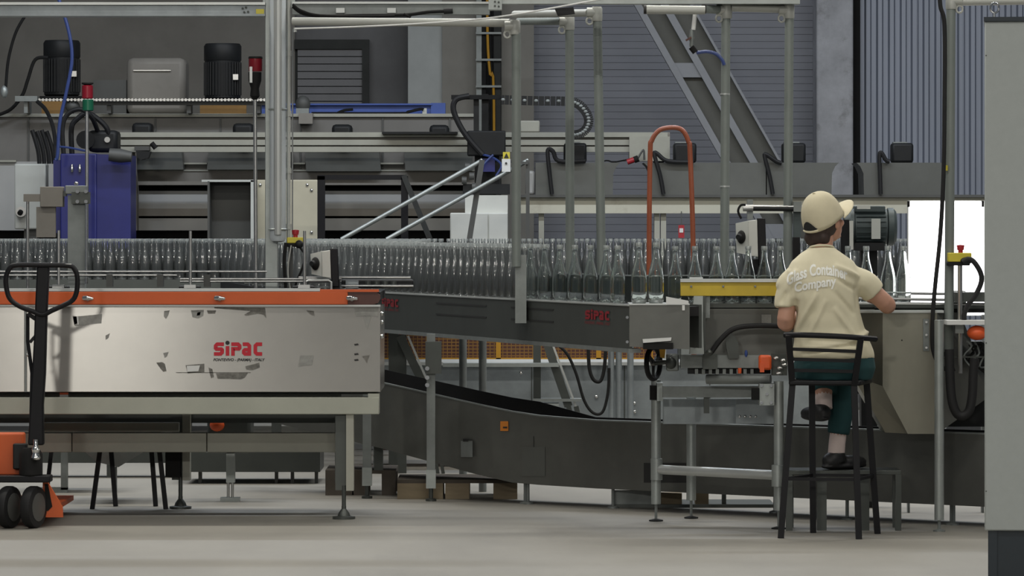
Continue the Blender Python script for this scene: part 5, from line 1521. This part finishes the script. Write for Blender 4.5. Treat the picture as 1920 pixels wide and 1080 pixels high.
def at_z(a, b, z): return a + (b - a) * ((z - a.z) / (b.z - a.z))
ring = [at_z(fl, tl, zr), at_z(fr, tr, zr), at_z(br, qr, zr), at_z(bl, ql, zr)]
for i in range(4):
    MB().bar(ring[i], ring[(i + 1) % 4], 0.014, 0.014).build('foot_rail', 'black_paint', t)

t = thing('step_bench', 'low grey steel step bench under the worker feet', 'bench')
D0, D1 = 20.34, 20.58
zt = Z(882, D0)
MB().box(X(1476, D0), X(1690, D0), D0, D1, zt - 0.022, zt).build('top', 'steel_dark', t, bev=0.003)
for xa, xb, D in ((1474, 1486, D0), (1532, 1550, D0 + .02), (1613, 1630, D0 + .02), (1679, 1690, D0)):
    MB().box(X(xa, D), X(xb, D), D, D + 0.03, 0, zt - 0.02).build('leg', 'steel_dark', t)
for xa, xb, D in ((1480, 1488, D1 - .03), (1674, 1684, D1 - .03)):
    MB().box(X(xa, D), X(xb, D), D, D + 0.03, 0, zt - 0.02).build('leg', 'steel_dark', t)

# ------------------------------------------------------------------ the worker
t = person = thing('person', 'worker seen from behind in beige shirt and cap seated on bar stool', 'person')
def Q(px, py, D=SD): return P(px, py, D)
yaw = math.radians(-47)
HR = Matrix.Rotation(yaw, 3, 'Z') @ Matrix.Rotation(math.radians(14), 3, 'X')     # local +Y is where the face looks
hc = Vector((X(1545, SD), SD + 0.03, Z(411, SD)))
# --- body: head, neck, arms, hands, shins in one skin
b = MB()
b.ell(hc + HR @ Vector((0, -0.008, 0.012)), (0.074, 0.092, 0.098), 24, 16, HR)
b.ell(hc + HR @ Vector((0, 0.032, -0.055)), (0.056, 0.062, 0.066), 20, 12, HR)        # jaw
b.ell(hc + HR @ Vector((0, 0.099, -0.026)), (0.011, 0.017, 0.02), 12, 8, HR)           # nose
b.ell(hc + HR @ Vector((0, 0.086, -0.062)), (0.022, 0.012, 0.007), 12, 8, HR)          # upper lip
b.ell(hc + HR @ Vector((0, 0.084, -0.074)), (0.019, 0.012, 0.007), 12, 8, HR)          # lower lip
b.ell(hc + HR @ Vector((0, 0.078, -0.104)), (0.02, 0.016, 0.014), 12, 8, HR)           # chin
for s in (-1, 1):
    b.ell(hc + HR @ Vector((s * 0.042, 0.066, -0.034)), (0.024, 0.02, 0.02), 12, 8, HR)
    b.ell(hc + HR @ Vector((s * 0.078, 0.006, -0.025)), (0.009, 0.019, 0.032), 12, 8, HR)  # ears
nk = Vector((X(1541, SD), SD + 0.0, Z(468, SD)))
b.loft([(nk + Vector((0, 0, -0.05)), 0.058, 0.055), (nk, 0.052, 0.05), (hc + Vector((0, -0.005, -0.06)), 0.05, 0.052)])
# torso under the shirt so the skin is continuous
def tor(px, py, rx, ry, dy=0.0): return (Vector((X(px, SD), SD + dy, Z(py, SD))), rx, ry)
TOR = [tor(1563, 710, .17, .135, .02), tor(1562, 680, .172, .135, .01), tor(1558, 645, .160, .115, .0), tor(1552, 605, .140, .095, -.005), tor(1547, 560, .135, .09, -.005),
       tor(1544, 525, .135, .085, -.0), tor(1543, 505, .140, .085, .0), tor(1542, 488, .11, .07, .0), tor(1541, 474, .06, .055, .0)]
b.loft(TOR)
shL, shR = Q(1486, 514), Q(1603, 515)
elL = Vector((X(1472, SD), SD - 0.02, Z(606, SD))); haL = Vector((X(1500, 20.3), SD + 0.24, 1.075))
elR = Vector((X(1665, SD), SD + 0.05, Z(572, SD))); haR = Vector((X(1650, 20.3), SD + 0.33, 1.125))
def limb(mb, pts, rad, n=14): mb.tube(spline([Vector(p) for p in pts], 4), interp(rad, (len(pts) - 1) * 4 + 1), n)
def interp(r, m):
    out = []
    for i in range(m):
        f = i / (m - 1) * (len(r) - 1); k = min(int(f), len(r) - 2); out.append(r[k] + (r[k + 1] - r[k]) * (f - k))
    return out
limb(b, [shL, lerp(shL, elL, .5), elL, lerp(elL, haL, .5), haL], [.040, .042, .041, .037, .026])
limb(b, [shR, lerp(shR, elR, .5), elR, lerp(elR, haR, .5), haR], [.040, .044, .043, .038, .026])
def hand(mb, wrist, fwd, side, s=1.0):
    f = Vector(fwd).normalized(); sd = Vector(side).normalized(); up = f.cross(sd).normalized()
    R = Matrix((sd, f, up)).transposed()
    mb.ell(wrist + f * 0.045, (0.04, 0.052, 0.017), 16, 10, R)
    for k, (o_, L_) in enumerate(((-0.028, .07), (-0.009, .082), (0.010, .076), (0.028, .06))):
        p0 = wrist + f * 0.075 + sd * o_
        p1 = p0 + f * L_ * .5 - up * 0.006; p2 = p1 + f * L_ * .42 - up * 0.024
        mb.tube([p0, p1, p2], [.0095, .0088, .0072], 8)
    p0 = wrist + f * 0.02 - sd * 0.032
    mb.tube([p0, p0 + f * 0.03 - sd * 0.022 - up * 0.008, p0 + f * 0.058 - sd * 0.028 - up * 0.016], [.012, .0105, .008], 8)
hand(b, haL, (0.3, 1, 0.08), (-1, 0.3, 0))
hand(b, haR, (-0.25, 1, -0.05), (1, 0.25, 0))
# legs
hipL, hipR = Vector((X(1530, SD), SD + 0.05, 0.850)), Vector((X(1598, SD), SD + 0.05, 0.850))
knL = Vector((X(1545, 20.4), SD + 0.44, 0.822)); knR = Vector((X(1590, 20.4), SD + 0.44, 0.824))
zst = zt
anR = Vector((X(1568, 20.4), SD + 0.42, zst + 0.085))
anL = Vector((X(1543, 20.4), SD + 0.34, Z(757, 20.4)))
limb(b, [hipR, lerp(hipR, knR, .5), knR], [.085, .07, .055])
limb(b, [hipL, lerp(hipL, knL, .5), knL], [.085, .07, .055])
limb(b, [knR, lerp(knR, anR, .4), anR], [.054, .05, .036])
limb(b, [knL, lerp(knL, anL, .4), anL], [.054, .05, .036])
b.ell(anR + Vector((0.012, 0.012, -0.045)), (0.05, 0.03, 0.022), 14, 8)
b.ell(anL + Vector((-0.012, 0.025, -0.05)), (0.028, 0.05, 0.02), 14, 8)
from_mesh(remesh(b, 0.007, 4), 'body', 'skin', t)
# --- shirt
def sh(px, py, rx, ry, dy=0.0): return tor(px, py, rx, ry, dy)
s = MB()
s.loft([sh(1564, 672, .196, .150, .01), sh(1563, 660, .196, .152, .01), sh(1560, 640, .184, .140, .005), sh(1555, 615, .171, .126, .0), sh(1549, 585, .165, .121, -.006), sh(1545, 555, .168, .124, -.012),
        sh(1544, 528, .178, .126, -.01), sh(1543, 507, .176, .116, -.003), sh(1542, 490, .150, .096, .0), sh(1541, 476, .105, .075, .0), sh(1540.5, 467, .066, .064, .0), sh(1540.5, 463, .060, .06, .0)])
limb(s, [shL + Vector((.05, 0, -.004)), lerp(shL, elL, .3) + Vector((-.004, 0, 0)), lerp(shL, elL, .70) + Vector((-.004, 0, 0))], [.062, .063, .061])
limb(s, [shR + Vector((-.05, 0, -.004)), lerp(shR, elR, .28), lerp(shR, elR, .60)], [.062, .064, .062])
sm = remesh(s, 0.008, 9)
# soft cloth folds: displaced skin
from mathutils import noise as mnoise
def foldy(v):
    x, z = v.x, v.z
    f = 0.0
    def crease(x0, z0, x1, z1, wd, amp):
        d = Vector((x1 - x0, z1 - z0)); L_ = d.length; d /= L_
        r = Vector((x - x0, z - z0)); k = r.dot(d) / L_
        if k < -0.05 or k > 1.05: return 0.0
        q = r - d * (k * L_); fade = math.sin(PI * min(max(k, 0), 1)) ** 0.5 if 0 < k < 1 else 0
        return amp * fade * math.exp(-(q.length / wd) ** 2)
    def c(a, b_, e, g, wd=0.012, amp=0.011): return crease(X(a, SD), Z(b_, SD), X(e, SD), Z(g, SD), wd, amp)
    f += c(1492, 505, 1472, 548) + c(1560, 497, 1610, 520, .012, .012) + c(1562, 520, 1606, 545, .01, -.008)
    f += c(1606, 525, 1606, 580, .014, -.006) + c(1530, 545, 1490, 625, .011, .008) + c(1545, 560, 1510, 640, .011, .006)
    f += c(1560, 575, 1605, 640, .012, .008) + c(1560, 545, 1600, 590, .011, -.006) + c(1490, 560, 1484, 610, .014, -.012)
    f += c(1500, 650, 1610, 655, .009, .008) + c(1590, 640, 1632, 620, .010, .010) + c(1500, 662, 1625, 640, .010, -.009) + c(1500, 634, 1600, 640, .012, -.006)
    f += c(1478, 530, 1462, 570, .010, -.008) + c(1480, 505, 1455, 540, .012, .008)
    return 1.7 * f + 0.004 * mnoise.noise(v * 14)
sm.update()
nrm = [vv.normal.copy() for vv in sm.vertices]
for vv, nn in zip(sm.vertices, nrm): vv.co += nn * foldy(vv.co)
shirt = from_mesh(sm, 't_shirt', 'shirt', t)
bvh = BVHTree.FromPolygons([v.co.copy() for v in sm.vertices], [tuple(p.vertices) for p in sm.polygons])
def print_on(s_, size, cx, cy, arc, name, slope=0.0, stretch=1.0, bold=0.0, tall=1.45):
    vs, fs = text_verts(s_, size, bold)
    bm = bmesh.new()
    bv = [bm.verts.new(v) for v in vs]
    for f in fs:
        try: bm.faces.new([bv[i] for i in f])
        except ValueError: pass
    bmesh.ops.triangulate(bm, faces=bm.faces)
    bmesh.ops.subdivide_edges(bm, edges=[e for e in bm.edges if e.calc_length() > 0.008], cuts=2, use_grid_fill=False)
    bmesh.ops.triangulate(bm, faces=bm.faces)
    o0 = Q(cx, cy)
    for v in bm.verts:
        x = v.co.x * stretch; z = v.co.y * tall - arc * x * x + slope * x
        h = bvh.ray_cast(Vector((o0.x + x, SD - 1.0, o0.z + z)), Vector((0, 1, 0)))
        yy = h[0].y - 0.0035 if h[0] else SD - 0.08
        v.co = Vector((o0.x + x, yy, o0.z + z))
    me = bpy.data.meshes.new(name); bm.to_mesh(me); bm.free()
    return from_mesh(me, name, 'shirt_print', shirt)
print_on('Glass Container', 0.052, 1529, 515, 1.9, 'back_print', 0.10, 0.84, 0.0016)
print_on('Company', 0.050, 1525, 539, 0.5, 'back_print', 0.17, 1.0, 0.0016, 1.25)
# collar
cpts = [Vector((X(1540.5, SD) + .057 * math.cos(a), SD + .057 * math.sin(a), Z(464.5, SD) + 0.012 * math.sin(a) * -1)) for a in [2 * PI * k / 20 for k in range(20)]]
MB().tube(cpts, 0.005, 8, closed=True).build('collar', 'shirt', t)
# --- trousers
p = MB()
p.loft([sh(1564, 712, .186, .150, .03), sh(1565, 690, .200, .158, .02), sh(1565, 668, .190, .146, .012), sh(1563, 655, .176, .132, .006)])
limb(p, [hipR + Vector((0, 0, 0)), lerp(hipR, knR, .5), knR], [.096, .084, .07])
limb(p, [hipL, lerp(hipL, knL, .5), knL], [.096, .084, .07])
limb(p, [knR, lerp(knR, anR, .45), lerp(knR, anR, .80)], [.068, .062, .055])
limb(p, [knL, lerp(knL, anL, .45), lerp(knL, anL, .70)], [.066, .058, .052])
from_mesh(remesh(p, 0.008, 4), 'trousers', 'trousers', t)
# --- socks and shoes
MB().tube([lerp(knR, anR, .74), lerp(knR, anR, .9), anR + Vector((0, 0, -0.03))], [.041, .041, .042], 14).build('sock', 'sock', t)
MB().tube([lerp(knL, anL, .60), lerp(knL, anL, .9), anL + Vector((0, 0, -0.02))], [.041, .041, .042], 14).build('sock', 'sock', t)
def shoe(c, ang, zsole):
    R = Matrix.Rotation(ang, 3, 'Z'); m = MB()
    m.ell(Vector((c.x, c.y, zsole + 0.045)) + R @ Vector((0, -0.02, 0)), (0.046, 0.06, 0.044), 16, 10, R)
    m.ell(Vector((c.x, c.y, zsole + 0.036)) + R @ Vector((0, 0.09, 0)), (0.046, 0.10, 0.034), 16, 10, R)
    m.ell(Vector((c.x, c.y, zsole + 0.018)) + R @ Vector((0, 0.05, 0)), (0.048, 0.145, 0.018), 16, 8, R)
    m.tube([Vector((c.x, c.y, zsole + 0.04)), Vector((c.x, c.y, zsole + 0.085))], [.05, .046], 14)
    return from_mesh(remesh(m, 0.006, 3), 'shoe', 'shoe', t)
shoe(anR, math.radians(-55), zst - 0.002)
shoe(anL + Vector((-0.02, 0, 0)), math.radians(20), anL.z - 0.085)
# --- hair
m = MB()
m.ell(hc + HR @ Vector((0, -0.026, -0.005)), (0.085, 0.086, 0.095), 22, 14, HR)
m.ell(hc + HR @ Vector((-0.01, -0.075, -0.075)), (0.06, 0.035, 0.045), 18, 10, HR)
m.ell(hc + HR @ Vector((-0.035, -0.06, -0.085)), (0.045, 0.035, 0.03), 18, 10, HR)
m.ell(hc + HR @ Vector((0.03, -0.06, -0.075)), (0.04, 0.035, 0.045), 18, 10, HR)
from_mesh(remesh(m, 0.008, 3), 'hair', 'hair', t)
# --- cap
cc = hc + HR @ Vector((0, -0.006, 0.012))
HRh = HR
HR = Matrix.Rotation(yaw, 3, 'Z') @ Matrix.Rotation(math.radians(27), 3, 'X')
n1, n2 = 32, 14; vs = []; fs = []
def dome(a, k, off=0.0):
    th = k * PI / 2
    r = math.cos(th) ** 0.75
    bulge = 1.0
    seam = 1 - 0.012 * abs(math.cos(3 * a)) ** 14
    lx = (0.097 + off) * r * math.cos(a) * seam; ly = (0.110 + off) * r * math.sin(a) * seam
    lz = (0.128 + off) * math.sin(th) ** 0.92 - 0.020 * (1 - k) * (1 if math.sin(a) < 0 else 1) - 0.012 * (1 - k) * max(0, -math.sin(a))
    return cc + HR @ Vector((lx, ly, lz))
for j in range(n2 + 1):
    for i in range(n1):
        vs.append(dome(2 * PI * i / n1, j / n2))
for j in range(n2):
    for i in range(n1):
        fs.append((j * n1 + i, j * n1 + (i + 1) % n1, (j + 1) * n1 + (i + 1) % n1, (j + 1) * n1 + i))
cap = MB().add(vs, fs)
capo = cap.build('cap', 'cap_cloth', t, smooth=60)
capo.modifiers.new('th', 'SOLIDIFY').thickness = 0.003
MB().ell(dome(0, 1.0), (0.008, 0.008, 0.005), 10, 6).build('cap_button', 'cap_cloth', capo)
vs = []; fs = []; nb_ = 16; nk_ = 6
for k in range(nk_ + 1):
    for i in range(nb_ + 1):
        a = math.radians(25) + math.radians(130) * i / nb_
        q = k / nk_
        ln = 0.098 * math.sin((a - math.radians(25)) / math.radians(130) * PI) ** 0.6
        lx = (0.097 + 0.0) * math.cos(a) * (1 + 0.05 * q); ly = 0.110 * math.sin(a) + ln * q
        lz = -0.018 - 0.004 * q - 0.16 * lx * lx / 0.01 * 0.12
        vs.append(cc + HR @ Vector((lx, ly, lz + 0.006)))
for k in range(nk_):
    for i in range(nb_):
        fs.append((k * (nb_ + 1) + i, k * (nb_ + 1) + i + 1, (k + 1) * (nb_ + 1) + i + 1, (k + 1) * (nb_ + 1) + i))
br_ = MB().add(vs, fs).build('brim', 'cap_cloth', capo, smooth=60)
br_.modifiers.new('th', 'SOLIDIFY').thickness = 0.005
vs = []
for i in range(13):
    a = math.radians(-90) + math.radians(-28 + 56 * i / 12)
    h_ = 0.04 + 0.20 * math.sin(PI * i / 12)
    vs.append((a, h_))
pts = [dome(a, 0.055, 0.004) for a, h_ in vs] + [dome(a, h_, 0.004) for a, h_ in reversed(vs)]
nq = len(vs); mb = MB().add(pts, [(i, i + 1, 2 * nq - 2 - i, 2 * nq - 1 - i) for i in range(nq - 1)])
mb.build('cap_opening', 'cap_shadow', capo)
MB().tube([dome(a, 0.03, 0.003) for a, h_ in vs], 0.006, 8).build('cap_strap', 'cap_cloth', capo)

# ------------------------------------------------------------------ put every thing's origin at its base
bpy.context.view_layer.update()
def descend(o):
    for c in o.children:
        yield c
        yield from descend(c)
for r in ROOTS:
    ms = [o for o in [r] + list(descend(r)) if o.type == 'MESH']
    if not ms: continue
    lo = Vector((1e9,) * 3); hi = Vector((-1e9,) * 3)
    for o in ms:
        for cr in o.bound_box:
            q = o.matrix_world @ Vector(cr)
            for k in range(3): lo[k] = min(lo[k], q[k]); hi[k] = max(hi[k], q[k])
    base = Vector(((lo.x + hi.x) / 2, (lo.y + hi.y) / 2, lo.z))
    r.location = base
    if r.type == 'MESH':
        r.data.transform(Matrix.Translation(-base))
    for c in r.children: c.location = -base
